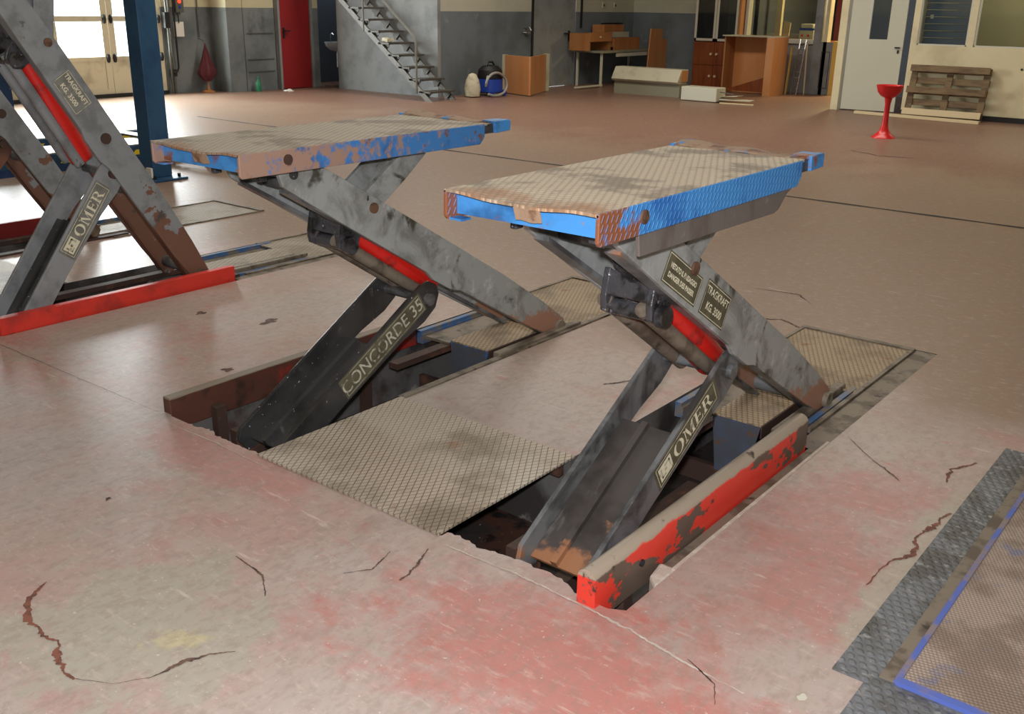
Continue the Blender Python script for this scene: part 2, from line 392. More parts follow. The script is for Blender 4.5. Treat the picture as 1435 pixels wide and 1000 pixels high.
class MB:
    def __init__(self):
        self.v, self.f = [], []

    def add(self, vs, fs):
        n = len(self.v)
        self.v += [tuple(p) for p in vs]
        self.f += [tuple(i + n for i in q) for q in fs]
        return self

    def box(self, x0, x1, y0, y1, z0, z1):
        vs = [(x, y, z) for z in (z0, z1) for y in (y0, y1) for x in (x0, x1)]
        return self.add(vs, [(0, 2, 3, 1), (4, 5, 7, 6), (0, 1, 5, 4), (2, 6, 7, 3), (0, 4, 6, 2), (1, 3, 7, 5)])

    def obox(self, c, ax, ay, az):
        """box from centre and three half-extent vectors"""
        c, ax, ay, az = map(Vector, (c, ax, ay, az))
        vs = [c + ax * i + ay * j + az * k for k in (-1, 1) for j in (-1, 1) for i in (-1, 1)]
        return self.add(vs, [(0, 2, 3, 1), (4, 5, 7, 6), (0, 1, 5, 4), (2, 6, 7, 3), (0, 4, 6, 2), (1, 3, 7, 5)])

    def prism(self, pts, a, b, axis='x'):
        """outline (two coordinates in the plane across the axis) extruded from a to b"""
        n = len(pts)
        mk = {'x': lambda p, t: (t, p[0], p[1]), 'y': lambda p, t: (p[0], t, p[1]), 'z': lambda p, t: (p[0], p[1], t)}[axis]
        vs = [mk(p, a) for p in pts] + [mk(p, b) for p in pts]
        fs = [tuple(range(n))[::-1], tuple(range(n, 2 * n))] + [(i, (i + 1) % n, n + (i + 1) % n, n + i) for i in range(n)]
        return self.add(vs, fs)

    def tube(self, p0, p1, r, n=14, r2=None):
        p0, p1 = Vector(p0), Vector(p1)
        r2 = r if r2 is None else r2
        d = (p1 - p0).normalized()
        a = d.orthogonal().normalized()
        b = d.cross(a)
        vs = []
        for p, q in ((p0, r), (p1, r2)):
            for i in range(n):
                t = 2 * math.pi * i / n
                vs.append(p + a * (q * math.cos(t)) + b * (q * math.sin(t)))
        fs = [(i, (i + 1) % n, n + (i + 1) % n, n + i) for i in range(n)] + [tuple(range(n))[::-1], tuple(range(n, 2 * n))]
        return self.add(vs, fs)

    def path(self, pts, r, n=8):
        pts = [Vector(p) for p in pts]
        k = len(pts)
        rings = []
        prev = None
        for i, p in enumerate(pts):
            d = (pts[min(i + 1, k - 1)] - pts[max(i - 1, 0)]).normalized()
            if prev is None:
                a = d.orthogonal().normalized()
            else:
                a = (prev - d * prev.dot(d)).normalized()
            prev = a
            b = d.cross(a)
            rings.append([p + a * (r * math.cos(2 * math.pi * j / n)) + b * (r * math.sin(2 * math.pi * j / n)) for j in range(n)])
        vs = [q for ring in rings for q in ring]
        fs = []
        for i in range(k - 1):
            for j in range(n):
                fs.append((i * n + j, i * n + (j + 1) % n, (i + 1) * n + (j + 1) % n, (i + 1) * n + j))
        fs += [tuple(range(n))[::-1], tuple(range((k - 1) * n, k * n))]
        return self.add(vs, fs)

    def lathe(self, prof, c, n=28):
        """profile of (radius, height) turned about a vertical axis through c"""
        vs, fs = [], []
        for r, z in prof:
            for i in range(n):
                t = 2 * math.pi * i / n
                vs.append((c[0] + r * math.cos(t), c[1] + r * math.sin(t), c[2] + z))
        for k in range(len(prof) - 1):
            for i in range(n):
                fs.append((k * n + i, k * n + (i + 1) % n, (k + 1) * n + (i + 1) % n, (k + 1) * n + i))
        fs += [tuple(range(n))[::-1], tuple(range((len(prof) - 1) * n, len(prof) * n))]
        return self.add(vs, fs)

    def sheet(self, f, nu, nv, th):
        """surface f(u,v) with thickness th along -z"""
        top = [Vector(f(i / nu, j / nv)) for j in range(nv + 1) for i in range(nu + 1)]
        n = len(top)
        vs = top + [p - Vector((0, 0, th)) for p in top]
        fs = []
        W = nu + 1
        for j in range(nv):
            for i in range(nu):
                a = j * W + i
                fs.append((a, a + 1, a + W + 1, a + W))
                fs.append((n + a, n + a + W, n + a + W + 1, n + a + 1))
        for i in range(nu):
            fs.append((i + 1, i, n + i, n + i + 1))
            a = nv * W + i
            fs.append((a, a + 1, n + a + 1, n + a))
        for j in range(nv):
            a = j * W
            fs.append((a, a + W, n + a + W, n + a))
            a = j * W + nu
            fs.append((a + W, a, n + a, n + a + W))
        return self.add(vs, fs)

    def build(self, name, mat, parent=None, origin=None, bevel=0.0, smooth=False):
        me = bpy.data.meshes.new(name)
        if parent is not None:
            off = ORG[parent.name]
        else:
            if origin is None:
                xs, ys, zs = zip(*self.v)
                origin = ((min(xs) + max(xs)) / 2, (min(ys) + max(ys)) / 2, min(zs))
            off = Vector(origin)
        me.from_pydata([tuple(Vector(p) - off) for p in self.v], [], self.f)
        me.materials.append(mat)
        me.validate()
        me.update()
        o = bpy.data.objects.new(name, me)
        COL.objects.link(o)
        if parent is not None:
            o.parent = parent
        else:
            o.location = off
        ORG[o.name] = off
        if smooth:
            for p in me.polygons:
                p.use_smooth = True
            md = o.modifiers.new('edges', 'EDGE_SPLIT')
            md.split_angle = math.radians(35)
        if bevel:
            md = o.modifiers.new('bevel', 'BEVEL')
            md.width = bevel
            md.segments = 2
            md.limit_method = 'ANGLE'
        return o


def tag(o, label=None, cat=None, group=None, kind=None):
    if label:
        o['label'] = label
    if cat:
        o['category'] = cat
    if group:
        o['group'] = group
    if kind:
        o['kind'] = kind
    return o


def thing(name, loc, label, cat, group=None):
    o = bpy.data.objects.new(name, None)
    COL.objects.link(o)
    o.location = loc
    o.empty_display_size = 0.1
    ORG[o.name] = Vector(loc)
    return tag(o, label, cat, group)


def struct(name, mb, mat, parent=None, **k):
    o = mb.build(name, mat, parent, **k)
    if parent is None:
        o['kind'] = 'structure'
    return o


def hull_pts(c, r, a0, a1, n):
    return [(c[0] + r * math.cos(a0 + (a1 - a0) * i / n), c[1] + r * math.sin(a0 + (a1 - a0) * i / n)) for i in range(n + 1)]


_tmp = []


def text_into(mb, txt, size, org, right, upv, lift=0.0012, align='LEFT', sx=1.0, bold=0.0):
    """flat lettering laid on a plane"""
    cu = bpy.data.curves.new('t', 'FONT')
    cu.body = txt
    cu.size = size
    cu.align_x = align
    cu.offset = bold
    cu.resolution_u = 3
    ob = bpy.data.objects.new('t', cu)
    COL.objects.link(ob)
    dg = bpy.context.evaluated_depsgraph_get()
    me = ob.evaluated_get(dg).to_mesh()
    R_, U_ = Vector(right).normalized(), Vector(upv).normalized()
    N_ = R_.cross(U_)
    O_ = Vector(org)
    vs = [O_ + R_ * (v.co.x * sx) + U_ * v.co.y + N_ * lift for v in me.vertices]
    fs = [tuple(p.vertices) for p in me.polygons]
    mb.add(vs, fs)
    ob.evaluated_get(dg).to_mesh_clear()
    bpy.data.objects.remove(ob)
    bpy.data.curves.remove(cu)


GLYPH = {
    'M': ([[(0, 0), (.26, 0), (.26, .07), (0, .07)], [(.09, .07), (.16, .07), (.16, .93), (.09, .93)], [(0, .93), (.26, .93), (.26, 1), (0, 1)],
           [(.12, 1), (.30, 1), (.60, .12), (.50, 0)], [(.50, 0), (.56, .18), (.84, 1), (.76, 1)],
           [(.74, .07), (.92, .07), (.92, .93), (.74, .93)], [(.66, 0), (1.0, 0), (1.0, .07), (.66, .07)], [(.76, .93), (1.0, .93), (1.0, 1), (.76, 1)]], 1.08),
    'E': ([[(0, 0), (.7, 0), (.7, .07), (0, .07)], [(.09, .07), (.27, .07), (.27, .93), (.09, .93)], [(0, .93), (.68, .93), (.68, 1), (0, 1)],
           [(.27, .47), (.52, .47), (.52, .54), (.27, .54)], [(.50, .38), (.55, .38), (.55, .63), (.50, .63)],
           [(.62, .07), (.70, .07), (.72, .28), (.66, .2)], [(.60, .93), (.68, .93), (.68, .74), (.64, .8)]], 0.8),
    'R': ([[(0, 0), (.36, 0), (.36, .07), (0, .07)], [(.09, .07), (.27, .07), (.27, .93), (.09, .93)], [(0, .93), (.45, .93), (.45, 1), (0, 1)],
           [(.27, .46), (.45, .46), (.45, .53), (.27, .53)], [(.40, .48), (.58, .48), (.80, .07), (.62, .07)], [(.6, 0), (.9, 0), (.9, .07), (.6, .07)]]
          + [[(.45 + .27 * math.sin(a), .73 + .27 * math.cos(a)), (.45 + .27 * math.sin(b), .73 + .27 * math.cos(b)),
              (.45 + .10 * math.sin(b), .73 + .20 * math.cos(b)), (.45 + .10 * math.sin(a), .73 + .20 * math.cos(a))]
             for a, b in [(math.pi * i / 8, math.pi * (i + 1) / 8) for i in range(8)]], 0.92),
    'O': ([[(.46 + .46 * math.sin(a), .5 + .51 * math.cos(a)), (.46 + .46 * math.sin(b), .5 + .51 * math.cos(b)),
            (.46 + .26 * math.sin(b), .5 + .44 * math.cos(b)), (.46 + .26 * math.sin(a), .5 + .44 * math.cos(a))]
           for a, b in [(2 * math.pi * i / 24, 2 * math.pi * (i + 1) / 24) for i in range(24)]], 1.0)}


def serif_into(mb, word, h, org, right, upv, wide=1.0, lift=0.0015):
    R_, U_ = Vector(right).normalized(), Vector(upv).normalized()
    N_ = R_.cross(U_)
    x = 0.0
    for ch in word:
        polys, adv = GLYPH[ch]
        for p in polys:
            mb.add([Vector(org) + R_ * ((x + a) * h * wide) + U_ * (b * h) + N_ * lift for a, b in p], [tuple(range(len(p)))])
        x += adv
    return x * h * wide


def frame_into(mb, w, h, t, org, right, upv, lift=0.0014, slant=0.0):
    """thin rectangular outline w by h"""
    R_, U_ = Vector(right).normalized(), Vector(upv).normalized()
    N_ = R_.cross(U_)
    P = lambda a, b: Vector(org) + R_ * (a + slant * b) + U_ * b + N_ * lift
    for a0, a1, b0, b1 in ((0, w, 0, t), (0, w, h - t, h), (0, t, t, h - t), (w - t, w, t, h - t)):
        mb.add([P(a0, b0), P(a1, b0), P(a1, b1), P(a0, b1)], [(0, 1, 2, 3)])


def quad_into(mb, a0, a1, b0, b1, org, right, upv, lift=0.0008, slant=0.0):
    R_, U_ = Vector(right).normalized(), Vector(upv).normalized()
    N_ = R_.cross(U_)
    P = lambda a, b: Vector(org) + R_ * (a + slant * b) + U_ * b + N_ * lift
    mb.add([P(a0, b0), P(a1, b0), P(a1, b1), P(a0, b1)], [(0, 1, 2, 3)])


# ------------------------------------------------------------------ the floor with its lift pits
DX = -3.76                       # the second pair of lifts repeats the first this far to the left
FRONT = 2.11
PITS = []
for dx in (0.0, DX):
    PITS += [(-3.51 + dx, -2.87 + dx, FRONT, 5.07), (-2.87 + dx, -1.96 + dx, FRONT, 2.86), (-1.96 + dx, -1.25 + dx, FRONT, 5.07)]
xs = sorted({-17.5, 4.0} | {p[0] for p in PITS} | {p[1] for p in PITS})
ys = sorted({-3.0, 26.0} | {p[2] for p in PITS} | {p[3] for p in PITS})
fb = MB()
for i in range(len(xs) - 1):
    for j in range(len(ys) - 1):
        cx, cy = (xs[i] + xs[i + 1]) / 2, (ys[j] + ys[j + 1]) / 2
        if any(a < cx < b and c < cy < d for a, b, c, d in PITS):
            continue
        fb.add([(xs[i], ys[j], 0), (xs[i + 1], ys[j], 0), (xs[i + 1], ys[j + 1], 0), (xs[i], ys[j + 1], 0)], [(0, 1, 2, 3)])
# chipped front lips of the pits
for x0, x1 in ((-3.51, -2.885), (-1.945, -1.25), (-3.51 + DX, -2.885 + DX), (-1.945 + DX, -1.25 + DX)):
    n = 46
    prev = None
    w = 0.02
    for i in range(n + 1):
        x = x0 + (x1 - x0) * i / n
        w = min(0.05, max(0.002, w + random.uniform(-0.012, 0.012)))
        cur = (x, FRONT + w)
        if prev:
            fb.add([(prev[0], FRONT, 0), (cur[0], FRONT, 0), (cur[0], cur[1], 0), (prev[0], prev[1], 0)], [(0, 1, 2, 3)])
            fb.add([(prev[0], prev[1], 0), (cur[0], cur[1], 0), (cur[0], cur[1] - .02, -0.10), (prev[0], prev[1] - .02, -0.10)], [(0, 1, 2, 3)])
        prev = cur
floor = struct('floor', fb, m_floor, origin=(0, 0, 0))
floor['label'] = 'worn red painted concrete workshop floor'
DEPTH = -0.34
for dx in (0.0, DX):
    w = MB()
    a, b, c, d = -3.51 + dx, -2.87 + dx, -1.96 + dx, -1.25 + dx
    loop = [(a, FRONT), (d, FRONT), (d, 5.07), (c, 5.07), (c, 2.86), (b, 2.86), (b, 5.07), (a, 5.07)]
    for i in range(8):
        p, q = loop[i], loop[(i + 1) % 8]
        w.add([(p[0], p[1], 0.0), (q[0], q[1], 0.0), (q[0], q[1], DEPTH), (p[0], p[1], DEPTH)], [(0, 1, 2, 3)])
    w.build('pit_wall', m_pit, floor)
    pf = MB()
    pf.add([(p[0], p[1], DEPTH) for p in loop], [tuple(range(8))])
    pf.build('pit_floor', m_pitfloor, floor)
# drain groove across the hall, with ragged lips
g = MB()
y = 8.73
prev = None
for i in range(80):
    x = -12.8 + (4.0 + 12.8) * i / 79
    t = 0.024 + 0.008 * math.sin(i * 1.7)
    cur = [(x, y - t, 0.0022), (x, y + t, 0.0022)]
    if prev:
        g.add([prev[0], cur[0], cur[1], prev[1]], [(0, 1, 2, 3)])
    prev = cur
g.build('drain_groove', m_groove, floor)


def crack(name, pts, widths, mat, z=0.002):
    """ragged flake or crack in the floor paint following a polyline"""
    mb = MB()
    P = []
    for i in range(len(pts) - 1):
        a, b = Vector(pts[i] + (0,)), Vector(pts[i + 1] + (0,))
        k_ = max(4, int((b - a).length / .006)) if abs(b.y) < 6 else 8
        for k in range(k_):
            t = k / k_
            P.append((a.lerp(b, t), widths[i] * (1 - t) + widths[i + 1] * t))
    P.append((Vector(pts[-1] + (0,)), widths[-1]))
    rows = []
    wob, wid = 0.0, 1.0
    for i, (p, w) in enumerate(P):
        d = (P[min(i + 1, len(P) - 1)][0] - P[max(i - 1, 0)][0]).normalized()
        nrm = Vector((-d.y, d.x, 0))
        wob = wob * 0.92 + random.uniform(-.4, .4) * max(w, .003)
        wid = min(1.3, max(.12, wid * .8 + random.uniform(-.1, .5)))
        j = nrm * wob
        rows.append((p + j + nrm * w * .7 * wid, p + j - nrm * w * .7 * wid * random.uniform(.5, 1.0)))
    for i in range(len(rows) - 1):
        q = [rows[i][0], rows[i][1], rows[i + 1][1], rows[i + 1][0]]
        mb.add([(v.x, v.y, z) for v in q], [(0, 1, 2, 3)])
    return mb.build(name, mat, floor)


def blob(name, c, rx, ry, mat, z=0.0012, n=40, rough=0.25):
    mb = MB()
    ph = [random.uniform(0, 6.28) for _ in range(5)]
    pts = []
    for i in range(n):
        t = 2 * math.pi * i / n
        k = 1 + rough * sum(math.sin((m + 2) * t + ph[m]) / (m + 2) for m in range(5))
        pts.append((c[0] + rx * k * math.cos(t), c[1] + ry * k * math.sin(t), z))
    mb.add(pts, [tuple(range(n))])
    return mb.build(name, mat, floor)


crack('paint_crack', [(-2.66, 1.15), (-2.61, 1.07), (-2.51, 1.02), (-2.41, 1.01), (-2.33, 1.02), (-2.24, .98), (-2.17, .97)], [.004, .012, .014, .008, .016, .014, .004], m_crack)
crack('paint_crack', [(-2.17, .97), (-2.08, 1.02), (-2.03, 1.10), (-2.02, 1.2), (-2.0, 1.25), (-1.95, 1.30)], [.002, .001, .002, .012, .006, .002], m_crackdark)
crack('paint_crack', [(-1.92, 2.02), (-1.88, 1.93), (-1.86, 1.83)], [.003, .008, .006], m_crackdark)
crack('paint_crack', [(-2.0, 1.93), (-1.97, 1.82), (-2.02, 1.75)], [.002, .005, .002], m_crackdark)
crack('paint_crack', [(-0.695, 3.36), (-0.72, 3.22), (-0.74, 3.12), (-0.715, 3.0), (-0.75, 2.9), (-0.76, 2.72)], [.005, .018, .008, .014, .006, .003], m_crack)
crack('paint_crack', [(-1.2, 3.75), (-1.05, 3.6), (-0.98, 3.55), (-.92, 3.5)], [.002, .003, .008, .002], m_crackdark)
crack('paint_crack', [(-0.74, 3.85), (-0.80, 3.72), (-0.78, 3.6)], [.004, .012, .004], m_crack)
crack('paint_crack', [(-2.35, 1.6), (-2.2, 1.58), (-2.1, 1.52)], [.002, .006, .002], m_crackdark)
crack('paint_crack', [(-1.0, 2.05), (-.9, 2.0), (-.86, 1.93)], [.002, .004, .002], m_crackdark)
crack('paint_crack', [(-2.3, 3.6), (-2.22, 3.75), (-2.2, 3.9)], [.006, .008, .003], m_crackdark)
crack('paint_crack', [(-2.35, 4.9), (-2.1, 5.1), (-1.95, 5.0), (-1.9, 4.8)], [.003, .012, .006, .003], m_crackdark)
crack('paint_crack', [(-2.5, 5.6), (-2.25, 5.65), (-2.1, 5.5)], [.004, .012, .004], m_crackdark)
crack('paint_crack', [(-4.4, 12.2), (-4.0, 12.0), (-3.6, 12.1)], [.02, .05, .02], m_crackdark)
crack('paint_crack', [(-5.2, 11.4), (-4.9, 11.2), (-4.4, 11.2)], [.01, .04, .01], m_crackdark)
crack('cement_scrape', [(-1.9, 2.07), (-1.6, 2.085), (-1.35, 2.075), (-1.18, 2.06), (-1.0, 2.035), (-.82, 2.02)], [.002, .007, .004, .008, .005, .003], m_scrape)
crack('cement_scrape', [(-3.4, 2.06), (-3.1, 2.07), (-2.8, 2.06)], [.002, .004, .002], m_scrape)
blob('oil_stain', (-4.2, 3.2), .03, .05, m_crackdark, rough=0.6)
blob('oil_stain', (-4.6, 3.05), .02, .035, m_crackdark, rough=0.6)
blob('oil_stain', (-3.75, 2.6), .02, .03, m_crackdark, rough=0.6)
blob('oil_stain', (-3.0, 1.55), .008, .012, m_crackdark, rough=0.6)
blob('white_drip', (-.70, 2.10), .012, .014, m_white)


def seam(pts, w=0.003):
    crack('floor_seam', pts, [w] * len(pts), m_crackdark)


seam([(-4.95, 2.08), (-3.55, 2.10)], .002)
seam([(-7.5, 4.7), (-7.3, 5.15)], .004)

# ------------------------------------------------------------------ walls of the hall
struct('ceiling', MB().box(-17.6, 4.0, -3.0, 26.0, 5.2, 5.3), m_ceiling, origin=(0, 0, 5.2))
struct('wall_near', MB().box(-17.6, 4.0, -3.2, -3.0, 0, 5.2), m_wall)
struct('wall_right', MB().box(4.0, 4.2, -3.0, 26.0, 0, 5.2), m_wall)
DY0, DY1, DTOP = 6.42, 10.5, 2.9          # opening of the glazed door
wl = MB().box(-16.45, -16.2, -3.0, DY0, 0, 5.2).box(-16.45, -16.2, DY1, 11.5, 0, 5.2).box(-16.45, -16.2, DY0, DY1, DTOP, 5.2)
wl.box(-15.98, -15.7, 11.85, 12.55, 0, 5.2).box(-15.98, -15.7, 12.55, 13.36, 2.05, 5.2).box(-15.98, -15.7, 13.36, 13.62, 0, 5.2)
wl.box(-16.45, -16.12, 11.5, 11.84, 0, 5.2).box(-16.3, -15.98, 11.85, 13.6, 0, 5.2)
struct('wall_left', wl, m_wall, origin=(-16.3, 8, 0))
tag(struct('trim_1', MB().box(-16.12, -15.72, 11.5, 11.85, 0, 5.2), m_wall), 'grey and cream square pillar beside the hanging parasol')
# block lines and ledges scratched into the grey wall beside the pillar
led = MB()
for z in (0.34, 0.56, 1.02):
    led.box(-15.7, -15.68, 11.9, 12.5, z, z + 0.012)
struct('trim_2', led, m_pipe)
# washroom behind the opening beside the red door
wr = MB().box(-16.6, -16.5, 13.62, 16.0, 0, 3).box(-16.5, -13.9, 15.9, 16.0, 0, 3).box(-15.12, -15.06, 13.66, 15.9, 0, 3).box(-16.5, -13.9, 13.62, 16.0, 2.6, 2.7)
struct('wall_washroom', wr, m_darkroom)
struct('wall_stair', MB().box(-15.12, -12.5, 13.58, 13.66, 0, 5.2), m_panel)
wm = MB().box(-12.85, -12.6, 13.66, 16.42, 0, 5.2).box(-12.85, -12.6, 17.95, 20.2, 0, 5.2).box(-12.85, -12.6, 16.42, 17.95, 2.12, 5.2)
struct('wall_middle', wm, m_wall2, origin=(-12.7, 13.6, 0))
struct('wall_back', MB().box(-12.85, -9.66, 20.2, 20.4, 0, 5.2), m_wall2)

# glazed folding door
d1 = tag(bpy.data.objects.new('door_1', None), 'cream folding workshop door with two rows of bright panes', kind='structure')
COL.objects.link(d1)
d1.location = (-16.25, 8.4, 0)
ORG[d1.name] = Vector(d1.location)
LEAF = (DY1 - DY0) / 4
for i in range(4):
    a, b = DY0 + i * LEAF + .004, DY0 + (i + 1) * LEAF - .004
    lf = MB()
    lf.box(-16.28, -16.22, a, a + .11, .06, DTOP).box(-16.28, -16.22, b - .11, b, .06, DTOP)
    for z0, z1 in ((.06, .14), (.60, .67), (1.23, 1.32), (1.93, 2.0), (DTOP - .1, DTOP)):
        lf.box(-16.28, -16.22, a + .11, b - .11, z0, z1)
    leaf = lf.build('door_leaf', m_cream, d1)
    MB().box(-16.265, -16.235, a + .11, b - .11, .14, .60).build('door_panel', m_cream, leaf)
    MB().box(-16.24, -16.225, a + .05, b - .05, .10, .115).build('door_moulding', m_frame, leaf)
    for z0, z1 in ((.67, 1.23), (1.32, 1.93), (2.0, DTOP - .1)):
        MB().box(-16.253, -16.247, a + .105, b - .105, z0 - .01, z1 + .01).build('pane', g_pane, leaf)
    for z in (.64, 1.27, 2.3):
        for yy in (a + .055, b - .055):
            mb = MB()
            mb.lathe([(.001, -.075), (.026, -.06), (.036, 0), (.026, .06), (.001, .075)], (-16.21, yy, z), 12)
            mb.build('hinge', m_black0, leaf, smooth=True)
MB().box(-16.3, -16.18, DY0, DY1, 0.0, .06).build('threshold', m_black0, d1)
# red door
d2 = tag(bpy.data.objects.new('door_2', None), 'dark red painted door with black lever handle', kind='structure')
COL.objects.link(d2)
d2.location = (-15.6, 12.95, 0)
ORG[d2.name] = Vector(d2.location)
MB().box(-15.66, -15.62, 12.62, 13.33, 0.01, 2.04).build('door_leaf', m_reddoor, d2, bevel=.004)
MB().box(-15.70, -15.60, 12.56, 12.61, 0, 2.08).box(-15.70, -15.60, 13.34, 13.40, 0, 2.08).box(-15.70, -15.60, 12.56, 13.40, 2.05, 2.1).build('door_frame', m_panel, d2)
MB().box(-15.62, -15.60, 12.67, 12.71, .93, 1.12).tube((-15.62, 12.69, 1.06), (-15.56, 12.69, 1.06), .01).box(-15.575, -15.555, 12.68, 12.81, 1.05, 1.075).build('door_handle', m_black0, d2)
# grey steel door
d3 = tag(bpy.data.objects.new('door_3', None), 'grey steel door with black lever handle', kind='structure')
COL.objects.link(d3)
d3.location = (-12.6, 17.2, 0)
ORG[d3.name] = Vector(d3.location)
MB().box(-12.66, -12.6, 16.50, 17.92, .01, 2.1).build('door_leaf', m_greydoor, d3, bevel=.004)
MB().box(-12.7, -12.58, 16.42, 16.48, 0, 2.12).build('door_jamb', m_black0, d3)
MB().box(-12.6, -12.58, 17.68, 17.73, .90, 1.10).box(-12.57, -12.55, 17.50, 17.72, 1.035, 1.06).tube((-12.6, 17.7, 1.047), (-12.55, 17.7, 1.047), .012).build('door_handle', m_black0, d3)

# office front at the back
of = MB()
of.box(-9.66, -8.10, 19.86, 19.98, 0, 0.95)
of.box(-8.16, -8.02, 19.80, 19.98, 0, 2.9).box(-9.66, -7.0, 19.86, 19.98, 2.5, 5.2)
o = struct('wall_office', of, m_panel)
of2 = MB().box(-9.66, -9.60, 19.8, 19.98, .95, 2.5).box(-9.60, -8.16, 19.8, 19.98, .95, 1.03).box(-9.60, -8.16, 19.8, 19.98, 2.42, 2.5)
of2.build('window_frame', m_frame, o)
MB().box(-9.60, -8.16, 19.87, 19.885, 1.03, 2.42).build('pane', g_dark, o)
pnl = MB().box(-8.02, -7.74, 19.80, 19.90, 0, 1.0)
pnl.build('low_panel', m_panel, o)
fr = MB()
frame_into(fr, .18, .70, .012, (-7.965, 19.797, .12), (1, 0, 0), (0, 0, 1))
fr.build('panel_line', m_black0, o)
MB().box(-7.95, -7.88, 19.80, 19.98, 0.0, 2.5).build('door_post', m_creamwall, o)
MB().box(-7.74, -7.64, 19.78, 19.95, 0.0, 1.02).build('yellow_post', m_yellow, o)
ob = MB().box(-9.7, -5.0, 23.2, 23.3, 0, 3.2).box(-9.75, -9.66, 19.98, 23.2, 0, 3.2).box(-9.7, -5.0, 19.98, 23.2, 3.2, 3.3).box(-6.62, -6.56, 17.3, 23.2, 0, 3.3)
struct('wall_far', ob, m_darkroom)

# cream partition with blinds on the right
wp = MB()
wp.box(-5.42, 4.0, 17.1, 17.2, .08, 1.10).box(-5.42, 4.0, 17.1, 17.2, 2.35, 5.2).box(-6.60, -5.42, 17.1, 17.2, 2.15, 5.2)
xw = [-5.42]
while xw[-1] < 3.2:
    xw.append(xw[-1] + 0.86)
for x in xw:
    wp.box(x, x + .10, 17.1, 17.2, 1.10, 2.35)
wr_ = struct('wall_right_partition', wp, m_creamwall)
for i, x in enumerate(xw[:-1]):
    w_ = tag(bpy.data.objects.new('window_%d' % (i + 2), None), kind='structure')
    COL.objects.link(w_)
    w_.location = (x + .48, 17.15, 1.10)
    ORG[w_.name] = Vector(w_.location)
    a, b = x + .10, x + .86
    MB().box(a, b, 17.148, 17.154, 1.10, 2.35).build('pane', g_dark, w_)
    MB().box(a, a + .02, 17.11, 17.19, 1.10, 2.35).box(b - .02, b, 17.11, 17.19, 1.10, 2.35).box(a, b, 17.11, 17.19, 1.10, 1.12).build('window_frame', m_frame, w_)
    if i < 1 or i > 2:
        for k in range(11):
            z = 1.16 + k * .105
            MB().obox(((a + b) / 2, 17.30, z), ((b - a) / 2 - .01, 0, 0), (0, .012, .048), (0, .001, -.0003)).build('blind_slat', m_blind, w_)
struct('baseboard_right', MB().box(-5.42, 4.0, 17.08, 17.2, 0, .08), m_black0)
struct('wall_partition_rear', MB().box(-5.35, 4.0, 19.0, 19.1, 0, 3.0).box(-5.36, -5.30, 17.2, 19.0, 0, 3.0), M('office_back', s(128, 122, 96), 0.8))
struct('trim_3', MB().box(-6.60, -6.48, 17.06, 17.22, 0, 5.2), m_creamwall)
d4 = tag(bpy.data.objects.new('door_4', None), 'pale cream door with narrow window standing ajar', kind='structure')
COL.objects.link(d4)
d4.location = (-6.42, 17.2, 0)
ORG[d4.name] = Vector(d4.location)
dr = Vector((math.cos(math.radians(7)), -math.sin(math.radians(-7)), 0))
nn = Vector((-dr.y, dr.x, 0)) * .022


def dq(a0, a1, z0, z1, nm, mt, t=1.0, par=None):
    c = Vector((-6.44, 17.12, 0)) + dr * ((a0 + a1) / 2) + Vector((0, 0, (z0 + z1) / 2))
    return MB().obox(c, dr * ((a1 - a0) / 2), nn * t, (0, 0, (z1 - z0) / 2)).build(nm, mt, par or d4)


lf4 = MB()
for a0, a1, z0, z1 in ((0, .88, .02, 1.16), (0, .30, 1.16, 2.1), (.62, .88, 1.16, 2.1), (.30, .62, 2.0, 2.1)):
    c = Vector((-6.44, 17.12, 0)) + dr * ((a0 + a1) / 2) + Vector((0, 0, (z0 + z1) / 2))
    lf4.obox(c, dr * ((a1 - a0) / 2), nn, (0, 0, (z1 - z0) / 2))
lf4.build('door_leaf', m_white, d4)
dq(.30, .62, 1.16, 2.0, 'pane', g_dark, .15)
dq(.30, .33, 1.16, 2.0, 'window_frame', m_frame, 1.3)
dq(.76, .84, 1.03, 1.05, 'door_handle', m_black0, 2.6)
dq(.80, .83, .95, 1.0, 'lock', m_black0, 1.6)


